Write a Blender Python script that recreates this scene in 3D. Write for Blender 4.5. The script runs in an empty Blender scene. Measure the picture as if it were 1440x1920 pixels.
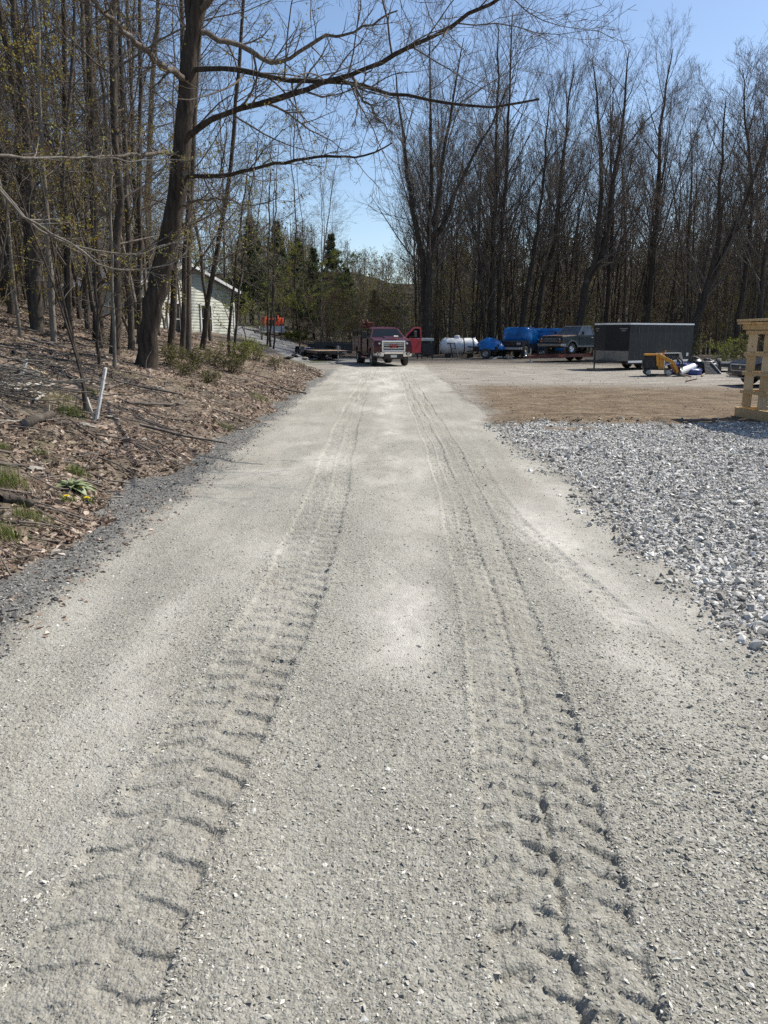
import bpy, bmesh, math, random
import numpy as np
from mathutils import Vector, Matrix, Euler

# ------------------------------------------------------------------ camera, sky, sun, exposure
scene = bpy.context.scene
COL = scene.collection
R_ = math.radians
FPX, CAM_H = 1430.0, 1.65                       # focal length in photo pixels, eye height in metres
PITCH = math.atan(335.0 / FPX)
cam_data = bpy.data.cameras.new("camera")
cam_data.sensor_fit = 'VERTICAL'
cam_data.sensor_height = 34.6
cam_data.lens = FPX / 1920.0 * 34.6
cam_data.clip_start, cam_data.clip_end = 0.05, 3000.0
camera = bpy.data.objects.new("camera", cam_data)
COL.objects.link(camera)
camera.location = (0, 0, CAM_H)
camera.rotation_euler = (math.pi / 2 - PITCH, 0, 0)
scene.camera = camera

SUN_EL, SUN_AZ = R_(49), R_(62)                 # azimuth clockwise from +Y (the view direction)
world = bpy.data.worlds.new("World")
scene.world = world
world.use_nodes = True
wn = world.node_tree.nodes
sky = wn.new('ShaderNodeTexSky')
sky.sky_type = 'NISHITA'
sky.sun_disc = False
sky.sun_elevation, sky.sun_rotation = SUN_EL, SUN_AZ
sky.air_density, sky.dust_density, sky.ozone_density = 1.0, 0.8, 2.4
sky.altitude = 300
world.node_tree.links.new(sky.outputs[0], wn['Background'].inputs[0])
wn['Background'].inputs[1].default_value = 0.105
sun_data = bpy.data.lights.new("sun", 'SUN')
sun_data.energy, sun_data.angle, sun_data.color = 4.8, R_(0.53), (1.0, 0.945, 0.85)
sun = bpy.data.objects.new("sun", sun_data)
COL.objects.link(sun)
SUN_DIR = Vector((math.sin(SUN_AZ) * math.cos(SUN_EL), math.cos(SUN_AZ) * math.cos(SUN_EL), math.sin(SUN_EL)))
sun.rotation_euler = SUN_DIR.to_track_quat('Z', 'Y').to_euler()
sun.location = SUN_DIR * 60
scene.view_settings.view_transform = 'Standard'
scene.view_settings.look = 'None'
scene.view_settings.exposure = 0.55
scene.view_settings.gamma = 1.0
scene.cycles.use_denoising = False
scene.cycles.max_bounces = 6
scene.cycles.sample_clamp_indirect = 6.0

# ------------------------------------------------------------------ maths helpers
rng = np.random.default_rng(7)
random.seed(11)

def ray(px, py):
    a, b = (px - 720.0) / FPX, (960.0 - py) / FPX
    return np.array([a, math.cos(PITCH) + b * math.sin(PITCH), -math.sin(PITCH) + b * math.cos(PITCH)])

def wp(px, py, d):
    """the point d metres ahead seen in that direction"""
    r = ray(px, py)
    return np.array([0, 0, CAM_H]) + r * (d / r[1])

def sstep(a, b, x):
    t = np.clip((x - a) / (b - a), 0, 1)
    return t * t * (3 - 2 * t)

def vnoise(x, y, seed=0):
    x = np.asarray(x, float); y = np.asarray(y, float)
    xi, yi = np.floor(x).astype(np.int64), np.floor(y).astype(np.int64)
    fx, fy = x - xi, y - yi
    fx, fy = fx * fx * (3 - 2 * fx), fy * fy * (3 - 2 * fy)
    def h(i, j):
        n = (i * 374761393 + j * 668265263 + seed * 974634777) & 0xffffffff
        n = ((n ^ (n >> 13)) * 1274126177) & 0xffffffff
        n = ((n ^ (n >> 16)) * 2246822519) & 0xffffffff
        return ((n ^ (n >> 15)) & 0xffffff) / float(0xffffff)
    return (h(xi, yi) * (1 - fx) + h(xi + 1, yi) * fx) * (1 - fy) + (h(xi, yi + 1) * (1 - fx) + h(xi + 1, yi + 1) * fx) * fy

def fbm(x, y, seed=0, octv=4, gain=0.5):
    s, a, t = 0.0, 1.0, 0.0
    for o in range(octv):
        s = s + a * vnoise(x * 2 ** o + 17.3 * o, y * 2 ** o - 9.1 * o, seed + o)
        t += a; a *= gain
    return s / t * 2 - 1

# ------------------------------------------------------------------ terrain shape
def leaf_edge(y):
    """x of the edge between the leafy bank and the gravel shoulder"""
    e = -2.52 - 0.5 * np.exp(-((y - 8.3) / 0.8) ** 2) + 0.10 * np.sin(y * 0.9) + 0.07 * np.sin(y * 2.3 + 1)
    return e - 0.42 * np.clip(y - 33, 0, 14) - 0.5 * np.clip(y - 47, 0, 60)

TRK = [  # y, x of the centre line; half width; lug spacing; depth
    (np.array([0, 1.5, 2.9, 4.9, 6.6, 9, 13, 20, 30, 45]), np.array([-.82, -.80, -.71, -.62, -.58, -.62, -.68, -.70, -.62, -.5]), .21, .165, .0165),
    (np.array([0, 1.5, 2.9, 4.9, 6.6, 9, 13, 20, 30, 45]), np.array([.30, .40, .50, .62, .66, .72, .74, .70, .72, .8]), .115, .140, .0140),
    (np.array([0, 1.5, 2.9, 4.9, 6.6, 9, 13, 20, 30, 45]), np.array([.52, .60, .71, .83, .88, .97, 1.02, 1.0, 1.02, 1.1]), .105, .140, .0125),
    (np.array([0, 3, 4.9, 6.6, 9, 10.5]), np.array([1.95, 1.62, 1.38, 1.16, 1.18, 1.24]), .10, .13, .010),
]

def tracks(x, y):
    z = np.zeros_like(x)
    for i, (ky, kx, hw, sp, dep) in enumerate(TRK):
        xc = np.interp(y, ky, kx) + 0.015 * np.sin(y * 1.7 + i)
        v = (x - xc) / hw
        av = np.abs(v)
        st = (0.55 + 0.70 * sstep(-0.45, 0.25, fbm(x * 1.3, y * 1.0, 40 + i, 3))) * (1 if i else .85)
        if i == 3:
            st = st * sstep(3.0, 5.5, y) * sstep(11, 9, y)
        ph = y / sp + np.where(v > 0, 0.5, 0.0) + 0.30 * av + 0.60 * fbm(x * 2.5, y * 2.5, 60 + i, 3)
        lug = sstep(0.15, 0.50, np.sin(2 * math.pi * ph) + 0.28 * fbm(x * 10, y * 10, 61 + i, 3)) * sstep(.04, .14, av + .10 * fbm(x * 6, y * 6, 66 + i, 2)) + .30 * fbm(x * 22, y * 22, 65 + i, 2)
        win = sstep(1.08, 0.92, av + .10 * fbm(x * 7, y * 7, 68 + i, 2))
        z -= st * dep * 1.25 * lug * win * (0.55 + 0.45 * av)
        z -= 0.003 * win
        z += st * (.002 + .004 * sstep(8, 3.5, y)) * np.exp(-((av - 1.18) / 0.14) ** 2) * (0.6 + 0.6 * fbm(x * 9, y * 5, 70 + i, 2))
        if i in (1, 2):       # the deep groove where the two passes meet
            z -= st * (.005 + (.007 if i == 1 else .002) * sstep(7, 3, y)) * np.exp(-((v - 1.02 + .06 * fbm(x * 3, y * 5, 83 + i, 2)) / 0.13) ** 2) * sstep(.25, .75, vnoise(x * 14, y * 12, 81 + i))
    return z

def masks(x, y):
    w = 0.16 * fbm(x * 2.1, y * 2.1, 3, 4) + 0.05 * fbm(x * 11, y * 11, 5, 2)
    le = leaf_edge(y) + 1.4 * w
    inroad = sstep(-2.30, -2.02, x + w * 1.5) * sstep(2.28, 1.98, x + w * 1.6 - 0.10 * np.sin(y * .8)) * sstep(47, 36, y + 14 * w)
    leaf = sstep(0.06, -0.06, x - le) * sstep(64, 58, y + 0.4 * x)
    drive_c = np.interp(y, [42, 48, 54, 62, 72, 90], [-1.0, -3.2, -6.0, -10.0, -15.5, -30])
    drive = sstep(3.2, 2.6, np.abs(x - drive_c)) * sstep(41, 44, y) * sstep(84, 80, y)
    leaf = leaf * (1 - drive)
    ytop = 13.9 + 0.14 * (x - 2.1) + 4.5 * w + .5 * fbm(x * .8, y * .8, 9, 2)
    right = sstep(1.9, 2.35, x + w * 1.6 - 0.10 * np.sin(y * .8))
    stone = right * sstep(ytop + .35, ytop - .25, y) * sstep(60, 40, np.abs(x))
    pocket = np.exp(-(((x - 3.35) / 0.75) ** 2 + ((y - 13.75) / 0.28) ** 2) * 1.5)
    stone = stone * (1 - 0.95 * sstep(0.35, 0.7, pocket + w))
    dirt = right * (1 - sstep(22.5, 27.5, y + 6 * w + 0.12 * x)) * sstep(2.0, 2.9, x + 2 * w + 0.35 * (15.5 - np.clip(y, 14, 15.5)) - 0.05 * np.clip(y - 16, 0, 9)) * (1 - stone)
    back = 57.5 - 0.30 * np.clip(x - 14, 0, 60) + 1.2 * fbm(x * .25, y * .25, 8, 3)
    wood = np.maximum(leaf, sstep(-2.5, 3.0, y - back) * (1 - drive))
    shoulder = sstep(-2.0, -2.22, x + w * 1.5) * (1 - leaf) * sstep(42, 30, y)
    lot = sstep(24.5, 30, y + 6 * w - 0.3 * np.abs(x)) * (1 - wood) * (1 - drive)
    lot = np.maximum(lot, right * (1 - stone) * (1 - dirt) * (1 - wood) * sstep(14, 18, y))
    return dict(road=inroad, leaf=wood, stone=stone, dirt=dirt, shoulder=shoulder, lot=lot, drive=drive)

def terrain(x, y, fine=True):
    x = np.asarray(x, float); y = np.asarray(y, float)
    u = leaf_edge(np.clip(y, -50, 36)) - x
    up = np.clip(u, 0, None)
    bank = 0.31 * np.minimum(up, 2.6) + 0.235 * np.clip(up - 2.6, 0, 16) + 0.05 * np.clip(up - 18.6, 0, 60)
    bank = bank + sstep(0, 0.5, u) * 0.05
    w1 = sstep(46, 33, y)
    dr = 0.235 * np.clip(-(x + 4.2), 0, 7.5) * sstep(40, 52, y) + 0.035 * np.clip(y - 57, 0, 30) * sstep(2, -6, x)
    z = np.where(x < 0, bank * w1 + dr * (1 - w1), 0.0)
    z = z + 20.5 * sstep(105, 300, y - 0.15 * np.abs(x)) - 1.2 * sstep(60, 90, y) * sstep(-4, 6, x)
    if not fine:
        return z
    m = masks(x, y)
    z = z + 0.045 * fbm(x * 1.3, y * 1.3, 21, 4) * m['leaf'] * sstep(0, .6, u) + 0.05 * fbm(x * .4, y * .4, 22, 3) * m['leaf']
    z = z + m['leaf'] * (x < -2) * 0.018 * fbm(x * 9, y * 9, 23, 3)
    rd = sstep(46, 30, y)
    z = z + rd * (0.016 * (1 - m['leaf']) * fbm(x * 1.5, y * .8, 24, 3) + 0.004 * (1 - m['leaf']) * fbm(x * 13, y * 13, 25, 3))
    z = z - rd * m['road'] * 0.004 * (x * x)
    z = z + rd * m['road'] * tracks(x, y)
    z = z + m['stone'] * (0.035 * fbm(x * 1.8, y * 1.8, 26, 3) - 0.02) + m['dirt'] * (0.045 * fbm(x * .9, y * 2.2, 27, 4) + .022 * fbm(x * 5, y * 6, 30, 3))
    berm = np.exp(-((y - 14.4 - 0.14 * (x - 2.1)) / 0.45) ** 2) * sstep(2, 2.6, x) * sstep(7.5, 4, x)
    z = z + berm * (0.05 + 0.09 * fbm(x * 4, y * 4, 28, 4))
    z = z + m['lot'] * 0.02 * fbm(x * .7, y * 1.5, 29, 4) * sstep(70, 50, y)
    return z

def tz(x, y):
    return float(terrain(np.array([x]), np.array([y]))[0])

def hit(px, py, dmax=150.0):
    """where the view ray through that photo pixel meets the terrain"""
    r = ray(px, py); r = r / r[1]
    d = np.concatenate([np.arange(1, 40, .02), np.arange(40, dmax, .1)])
    zz = CAM_H + r[2] * d - terrain(r[0] * d, d)
    k = np.argmax(zz < 0) if (zz < 0).any() else len(d) - 1
    return np.array([r[0] * d[k], d[k], CAM_H + r[2] * d[k]])

# ------------------------------------------------------------------ object helpers
def tag(o, label=None, cat=None, group=None, kind=None):
    if label: o['label'] = label
    if cat: o['category'] = cat
    if group: o['group'] = group
    if kind: o['kind'] = kind
    return o

def thing(name, label, cat, loc=(0, 0, 0), rz=0.0, group=None, scale=1.0):
    o = bpy.data.objects.new(name, None)
    o.empty_display_size = 0.3
    COL.objects.link(o)
    o.location = loc; o.rotation_euler = (0, 0, rz); o.scale = (scale,) * 3
    return tag(o, label, cat, group)

def link(name, me, mat=None, parent=None):
    o = bpy.data.objects.new(name, me)
    COL.objects.link(o)
    if mat is not None:
        me.materials.clear(); me.materials.append(mat)
    if parent is not None: o.parent = parent
    return o

KIDS = {}
def dup(root, loc, rz=0.0, scale=1.0, label=None, group=None, tilt=None):
    r = root.copy(); COL.objects.link(r)
    r.location = loc; r.rotation_euler = (tilt[0] if tilt else 0, tilt[1] if tilt else 0, rz)
    r.scale = scale if isinstance(scale, tuple) else (scale,) * 3
    if label: r['label'] = label
    if group: r['group'] = group
    if root.name not in KIDS:
        KIDS[root.name] = [(c, list(c.children)) for c in root.children]
    for ch, subs in KIDS[root.name]:
        c = ch.copy(); COL.objects.link(c); c.parent = r
        for s in subs:
            d = s.copy(); COL.objects.link(d); d.parent = c
    return r

def mesh_np(name, V, F, smooth=True, attrs=None):
    """V (n,3), F (m,k) arrays -> mesh, quickly"""
    me = bpy.data.meshes.new(name)
    F = np.ascontiguousarray(F, dtype=np.int32)
    k = F.shape[1]
    me.vertices.add(len(V)); me.vertices.foreach_set('co', np.ascontiguousarray(V, dtype=np.float32).ravel())
    me.loops.add(F.size); me.loops.foreach_set('vertex_index', F.ravel())
    me.polygons.add(len(F)); me.polygons.foreach_set('loop_start', np.arange(0, F.size, k, dtype=np.int32))
    me.update(calc_edges=True)
    if smooth: me.shade_smooth()
    else: me.shade_flat()
    for an, av in (attrs or {}).items():
        a = me.attributes.new(an, 'FLOAT', 'POINT')
        a.data.foreach_set('value', np.ascontiguousarray(av, dtype=np.float32))
    return me

class MB:
    """collects shapes into ONE mesh"""
    def __init__(s): s.v, s.f = [], []
    def add(s, vs, fs):
        b = len(s.v); s.v += [tuple(map(float, p)) for p in vs]; s.f += [tuple(b + i for i in f) for f in fs]; return s
    def hexa(s, p):      # 8 points: bottom ring then top ring
        return s.add(p, [(3, 2, 1, 0), (4, 5, 6, 7), (0, 1, 5, 4), (1, 2, 6, 5), (2, 3, 7, 6), (3, 0, 4, 7)])
    def box(s, x0, x1, y0, y1, z0, z1):
        return s.hexa([(x0, y0, z0), (x1, y0, z0), (x1, y1, z0), (x0, y1, z0), (x0, y0, z1), (x1, y0, z1), (x1, y1, z1), (x0, y1, z1)])
    def obox(s, c, size, rot=(0, 0, 0)):
        M = Euler(rot).to_matrix(); c = Vector(c)
        hx, hy, hz = size[0] / 2, size[1] / 2, size[2] / 2
        return s.hexa([c + M @ Vector(q) for q in ((-hx, -hy, -hz), (hx, -hy, -hz), (hx, hy, -hz), (-hx, hy, -hz), (-hx, -hy, hz), (hx, -hy, hz), (hx, hy, hz), (-hx, hy, hz))])
    def bar(s, p0, p1, w, h):
        p0, p1 = Vector(p0), Vector(p1); d = (p1 - p0)
        q = d.to_track_quat('Y', 'Z').to_matrix(); c = (p0 + p1) / 2
        hx, hy, hz = w / 2, d.length / 2, h / 2
        return s.hexa([c + q @ Vector(t) for t in ((-hx, -hy, -hz), (hx, -hy, -hz), (hx, hy, -hz), (-hx, hy, -hz), (-hx, -hy, hz), (hx, -hy, hz), (hx, hy, hz), (-hx, hy, hz))])
    def cyl(s, p0, p1, r0, r1=None, n=12):
        r1 = r0 if r1 is None else r1
        p0, p1 = Vector(p0), Vector(p1)
        M = (p1 - p0).to_track_quat('Z', 'Y').to_matrix()
        vs = [p + M @ Vector((r * math.cos(2 * math.pi * i / n), r * math.sin(2 * math.pi * i / n), 0)) for p, r in ((p0, r0), (p1, r1)) for i in range(n)]
        fs = [(i, (i + 1) % n, n + (i + 1) % n, n + i) for i in range(n)] + [tuple(range(n - 1, -1, -1)), tuple(range(n, 2 * n))]
        return s.add(vs, fs)
    def tube(s, pts, r, n=8):
        for a, b in zip(pts[:-1], pts[1:]): s.cyl(a, b, r, r, n)
        return s
    def lathe(s, c, axis, prof, n=24):
        """prof: (radius, offset along axis)"""
        c = Vector(c); M = Vector(axis).to_track_quat('Z', 'Y').to_matrix(); m = len(prof)
        vs = [c + M @ Vector((r * math.cos(2 * math.pi * i / n), r * math.sin(2 * math.pi * i / n), o)) for i in range(n) for r, o in prof]
        fs = [(i * m + j, ((i + 1) % n) * m + j, ((i + 1) % n) * m + j + 1, i * m + j + 1) for i in range(n) for j in range(m - 1)]
        return s.add(vs, fs)
    def prism(s, prof, x0, x1, inset=None):
        """prof: (y, z) outline, swept along x; inset(y, z) pulls the sides in"""
        n = len(prof); g = inset or (lambda y, z: 0)
        vs = [(x0 + g(y, z), y, z) for y, z in prof] + [(x1 - g(y, z), y, z) for y, z in prof]
        fs = [tuple(range(n)), tuple(range(2 * n - 1, n - 1, -1))] + [(i, n + i, n + (i + 1) % n, (i + 1) % n) for i in range(n)]
        return s.add(vs, fs)
    def poly(s, pts): return s.add(pts, [tuple(range(len(pts)))])
    def slab(s, pts, t):
        """a flat outline given thickness t along its normal"""
        P = [Vector(p) for p in pts]; nrm = (P[1] - P[0]).cross(P[2] - P[0]).normalized() * t; n = len(P)
        return s.add(P + [p + nrm for p in P], [tuple(range(n - 1, -1, -1)), tuple(range(n, 2 * n))] + [(i, (i + 1) % n, n + (i + 1) % n, n + i) for i in range(n)])
    def build(s, name, mat, parent=None, bevel=0.0, smooth=False, seg=2):
        me = bpy.data.meshes.new(name)
        me.from_pydata(s.v, [], s.f)
        bm = bmesh.new(); bm.from_mesh(me)
        bmesh.ops.recalc_face_normals(bm, faces=bm.faces)
        bm.to_mesh(me); bm.free()
        if smooth: me.shade_smooth()
        o = link(name, me, mat, parent)
        if bevel:
            b = o.modifiers.new('bevel', 'BEVEL'); b.width = bevel; b.segments = seg; b.limit_method = 'ANGLE'; b.angle_limit = R_(35)
            b.harden_normals = False
        return o

# ------------------------------------------------------------------ materials
def nodes_of(name):
    m = bpy.data.materials.new(name); m.use_nodes = True
    nt = m.node_tree
    return m, nt, nt.nodes, nt.links, nt.nodes['Principled BSDF']

def N(nt, typ, **kw):
    n = nt.nodes.new(typ)
    ins = kw.pop('ins', {})
    for k, v in kw.items(): setattr(n, k, v)
    for k, v in ins.items():
        if hasattr(v, 'is_output') or isinstance(v, bpy.types.NodeSocket): nt.links.new(v, n.inputs[k])
        else: n.inputs[k].default_value = v
    return n

def ramp(nt, fac, stops):
    n = nt.nodes.new('ShaderNodeValToRGB')
    e = n.color_ramp.elements
    while len(e) < len(stops): e.new(0.5)
    for q, (p, c) in zip(e, stops):
        q.position = p; q.color = (*c, 1) if len(c) == 3 else c
    nt.links.new(fac, n.inputs[0])
    return n.outputs[0]

def mixc(nt, fac, a, b, mode='MIX'):
    n = nt.nodes.new('ShaderNodeMix'); n.data_type = 'RGBA'; n.blend_type = mode
    for sock, v in ((n.inputs[0], fac), (n.inputs[6], a), (n.inputs[7], b)):
        if isinstance(v, bpy.types.NodeSocket): nt.links.new(v, sock)
        elif isinstance(v, (int, float)): sock.default_value = v
        else: sock.default_value = (*v, 1) if len(v) == 3 else v
    return n.outputs[2]

def mth(nt, op, a, b=None, c=None):
    n = nt.nodes.new('ShaderNodeMath'); n.operation = op
    for i, v in enumerate((a, b, c)):
        if v is None: continue
        if isinstance(v, bpy.types.NodeSocket): nt.links.new(v, n.inputs[i])
        else: n.inputs[i].default_value = v
    return n.outputs[0]

def noise(nt, vec, scale, detail=4, rough=0.55, out='Fac'):
    n = N(nt, 'ShaderNodeTexNoise', ins={'Scale': scale, 'Detail': detail, 'Roughness': rough})
    if vec is not None: nt.links.new(vec, n.inputs['Vector'])
    return n.outputs[out]

def mat(name, col, rough=0.6, metal=0.0, var=0.18, scale=6.0, bump=0.0, bscale=40.0, dirt=None, coat=0.0, spec=0.5):
    """a painted / plastic / metal surface with uneven colour, optional dust and grain"""
    m, nt, nn, ln, p = nodes_of(name)
    tc = nn.new('ShaderNodeTexCoord').outputs['Object']
    f = noise(nt, tc, scale, 5)
    lo = tuple(c * (1 - var) for c in col); hi = tuple(min(1, c * (1 + var)) for c in col)
    c = ramp(nt, f, [(0.3, lo), (0.7, hi)])
    if dirt:
        dcol, amt = dirt
        g = ramp(nt, noise(nt, tc, scale * 2.7, 6), [(0.62 - amt * 0.4, (0, 0, 0)), (0.85 - amt * .3, (1, 1, 1))])
        c = mixc(nt, g, c, dcol)
    ln.new(c, p.inputs['Base Color'])
    p.inputs['Roughness'].default_value = rough
    p.inputs['Metallic'].default_value = metal
    p.inputs['Coat Weight'].default_value = coat
    p.inputs['Specular IOR Level'].default_value = spec
    if bump:
        b = N(nt, 'ShaderNodeBump', ins={'Strength': bump, 'Distance': 0.01, 'Height': noise(nt, tc, bscale, 5)})
        ln.new(b.outputs[0], p.inputs['Normal'])
    return m

def attr(nt, name):
    n = nt.nodes.new('ShaderNodeAttribute'); n.attribute_name = name
    return n.outputs['Fac']
# ------------------------------------------------------------------ ground
def dust_map(x, y):
    g = lambda cx, cy, sx, sy: np.exp(-((x - cx) / sx) ** 2 - ((y - cy) / sy) ** 2)
    w = fbm(x * 1.6, y * .7, 31, 4)
    x = x + .16 * fbm(x * 3.1, y * 2.3, 37, 3); y = y + .30 * fbm(x * 2.7, y * 2.1, 38, 3)
    d = .62 * g(.06, 3.72, .17, .30) + .35 * g(.16, 4.5, .16, .5) + 0.42 * np.exp(-((x - .12 - .06 * np.sin(y)) / .30) ** 2) * sstep(3.3, 4.2, y)
    d = d + 0.7 * g(1.42, 6.0, .26, 1.6) + .45 * g(1.25, 3.5, .22, .35) + .45 * g(1.9, 8, .25, 2)
    d = d + 0.45 * g(-1.25, 11.5, .6, 3.4) + .4 * g(-2.0, 4.3, .2, 1.0) + .35 * g(-1.25, 3.2, .22, .9)
    d = d + 0.35 * sstep(14, 30, y) + 0.30 * sstep(.0, .6, w)
    return np.clip(d * (.95 + 1.5 * fbm(x * 2.4, y * .9, 36, 5) + .5 * fbm(x * 7, y * 3, 35, 3)), 0, 1)

def ground_material():
    m, nt, nn, ln, p = nodes_of("ground_surface")
    pos = nn.new('ShaderNodeNewGeometry').outputs['Position']
    # crushed-stone road: chips of differing grey under pale dust
    v1 = N(nt, 'ShaderNodeTexVoronoi', ins={'Vector': pos, 'Scale': 120.0, 'Randomness': 1.0})
    v2 = N(nt, 'ShaderNodeTexVoronoi', ins={'Vector': pos, 'Scale': 46.0, 'Randomness': 1.0})
    c1 = N(nt, 'ShaderNodeSeparateColor', ins={'Color': v1.outputs['Color']}).outputs[0]
    c2 = N(nt, 'ShaderNodeSeparateColor', ins={'Color': v2.outputs['Color']}).outputs[0]
    chip = mth(nt, 'ADD', mth(nt, 'MULTIPLY', c1, .55), mth(nt, 'MULTIPLY', c2, .45))
    big = noise(nt, pos, .9, 6, .6)
    fine = noise(nt, pos, 16, 6, .6)
    road = ramp(nt, chip, [(.12, (.165, .157, .134)), (.5, (.288, .277, .240)), (.9, (.455, .440, .392))])
    stv = N(nt, 'ShaderNodeMapping', ins={'Vector': pos, 'Scale': (2.6, .32, 1)}).outputs[0]
    big = mth(nt, 'ADD', mth(nt, 'MULTIPLY', big, .45), mth(nt, 'MULTIPLY', noise(nt, stv, 1.0, 7, .62), .55))
    road = mixc(nt, .55, road, ramp(nt, big, [(.34, (.195, .186, .160)), (.5, (.275, .264, .226)), (.64, (.39, .375, .325))]))
    road = mixc(nt, ramp(nt, noise(nt, stv, .55, 6, .6), [(.55, (0, 0, 0)), (.72, (.35, .35, .35))]), road, (.30, .255, .20))
    dustc = ramp(nt, fine, [(.3, (.395, .378, .334)), (.7, (.53, .51, .46))])
    road = mixc(nt, attr(nt, 'dust'), road, dustc)
    shoulder = ramp(nt, chip, [(.15, (.075, .073, .068)), (.55, (.15, .146, .136)), (.92, (.30, .29, .27))])
    v3 = N(nt, 'ShaderNodeTexVoronoi', ins={'Vector': pos, 'Scale': 21.0})
    c3 = N(nt, 'ShaderNodeSeparateColor', ins={'Color': v3.outputs['Color']}).outputs[1]
    stone = ramp(nt, c3, [(.1, (.16, .156, .15)), (.5, (.32, .316, .305)), (.9, (.52, .515, .50))])
    dirt = ramp(nt, noise(nt, N(nt, 'ShaderNodeMapping', ins={'Vector': pos, 'Scale': (.6, 1.5, 1)}).outputs[0], 1.7, 9, .72), [(.36, (.070, .049, .031)), (.50, (.150, .109, .069)), (.62, (.265, .205, .138))])
    dirt = mixc(nt, .22, dirt, ramp(nt, c2, [(.2, (.10, .07, .05)), (.85, (.40, .33, .24))]))
    sv = N(nt, 'ShaderNodeMapping', ins={'Vector': pos, 'Scale': (.55, 1.8, 1)}).outputs[0]
    lot = ramp(nt, noise(nt, sv, 1.1, 9, .68), [(.30, (.115, .102, .088)), (.47, (.235, .214, .182)), (.66, (.40, .372, .318))])
    lot = mixc(nt, .25, lot, ramp(nt, c2, [(.2, (.12, .11, .10)), (.9, (.46, .44, .40))]))
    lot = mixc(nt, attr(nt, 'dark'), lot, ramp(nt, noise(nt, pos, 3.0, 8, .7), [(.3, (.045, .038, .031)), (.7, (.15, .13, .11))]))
    drive = ramp(nt, noise(nt, pos, 2.0, 7, .6), [(.3, (.14, .14, .14)), (.7, (.24, .24, .235))])
    # leaf litter: torn brown leaves over dark earth
    lv = mixc(nt, .12, pos, noise(nt, pos, 9, 3, .5, 'Color'))
    v4 = N(nt, 'ShaderNodeTexVoronoi', ins={'Vector': lv, 'Scale': 15.0})
    v5 = N(nt, 'ShaderNodeTexVoronoi', ins={'Vector': lv, 'Scale': 33.0})
    c4 = N(nt, 'ShaderNodeSeparateColor', ins={'Color': v4.outputs['Color']}).outputs[2]
    c5 = N(nt, 'ShaderNodeSeparateColor', ins={'Color': v5.outputs['Color']}).outputs[0]
    lmix = mth(nt, 'ADD', mth(nt, 'MULTIPLY', c4, .55), mth(nt, 'MULTIPLY', c5, .45))
    leaf = ramp(nt, lmix, [(.15, (.050, .038, .029)), (.45, (.148, .108, .081)), (.68, (.26, .197, .152)), (.90, (.48, .40, .33))])
    earth = ramp(nt, noise(nt, pos, 5, 8, .7), [(.3, (.075, .061, .046)), (.7, (.19, .16, .12))])
    leaf = mixc(nt, ramp(nt, noise(nt, pos, 1.4, 6, .65), [(.40, (0, 0, 0)), (.62, (1, 1, 1))]), leaf, earth)
    moss = ramp(nt, noise(nt, pos, .8, 7, .7), [(.54, (0, 0, 0)), (.68, (.55, .55, .55))])
    leaf = mixc(nt, moss, leaf, (.075, .082, .030))
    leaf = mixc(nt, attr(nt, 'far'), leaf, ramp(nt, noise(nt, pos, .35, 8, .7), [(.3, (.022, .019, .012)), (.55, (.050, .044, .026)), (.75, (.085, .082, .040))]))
    c = leaf
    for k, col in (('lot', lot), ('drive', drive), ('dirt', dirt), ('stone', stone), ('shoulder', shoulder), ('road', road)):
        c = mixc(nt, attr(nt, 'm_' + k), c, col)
    ln.new(c, p.inputs['Base Color'])
    p.inputs['Roughness'].default_value = .95
    p.inputs['Specular IOR Level'].default_value = .15
    g1 = mth(nt, 'MULTIPLY', v1.outputs['Distance'], -0.45)
    g2 = mth(nt, 'MULTIPLY', v2.outputs['Distance'], mth(nt, 'MULTIPLY', mth(nt, 'SUBTRACT', 1.0, attr(nt, 'dust')), -.8))
    h = mth(nt, 'ADD', mth(nt, 'ADD', g1, g2), mth(nt, 'MULTIPLY', noise(nt, pos, 60, 8, .7), .9))
    h = mth(nt, 'ADD', h, mth(nt, 'MULTIPLY', mth(nt, 'MULTIPLY', v4.outputs['Distance'], attr(nt, 'm_leaf')), 2.0))
    h = mth(nt, 'ADD', h, mth(nt, 'MULTIPLY', mth(nt, 'MULTIPLY', noise(nt, pos, 9, 6, .7), mth(nt, 'ADD', attr(nt, 'm_lot'), mth(nt, 'MULTIPLY', attr(nt, 'm_dirt'), 1.8))), 5.0))
    b = N(nt, 'ShaderNodeBump', ins={'Strength': .85, 'Distance': .012, 'Height': h})
    ln.new(b.outputs[0], p.inputs['Normal'])
    return m

def axis(segs):
    out = []
    for a, b, d in segs: out.append(np.arange(a, b - d * .5, d))
    return np.concatenate(out)

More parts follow.
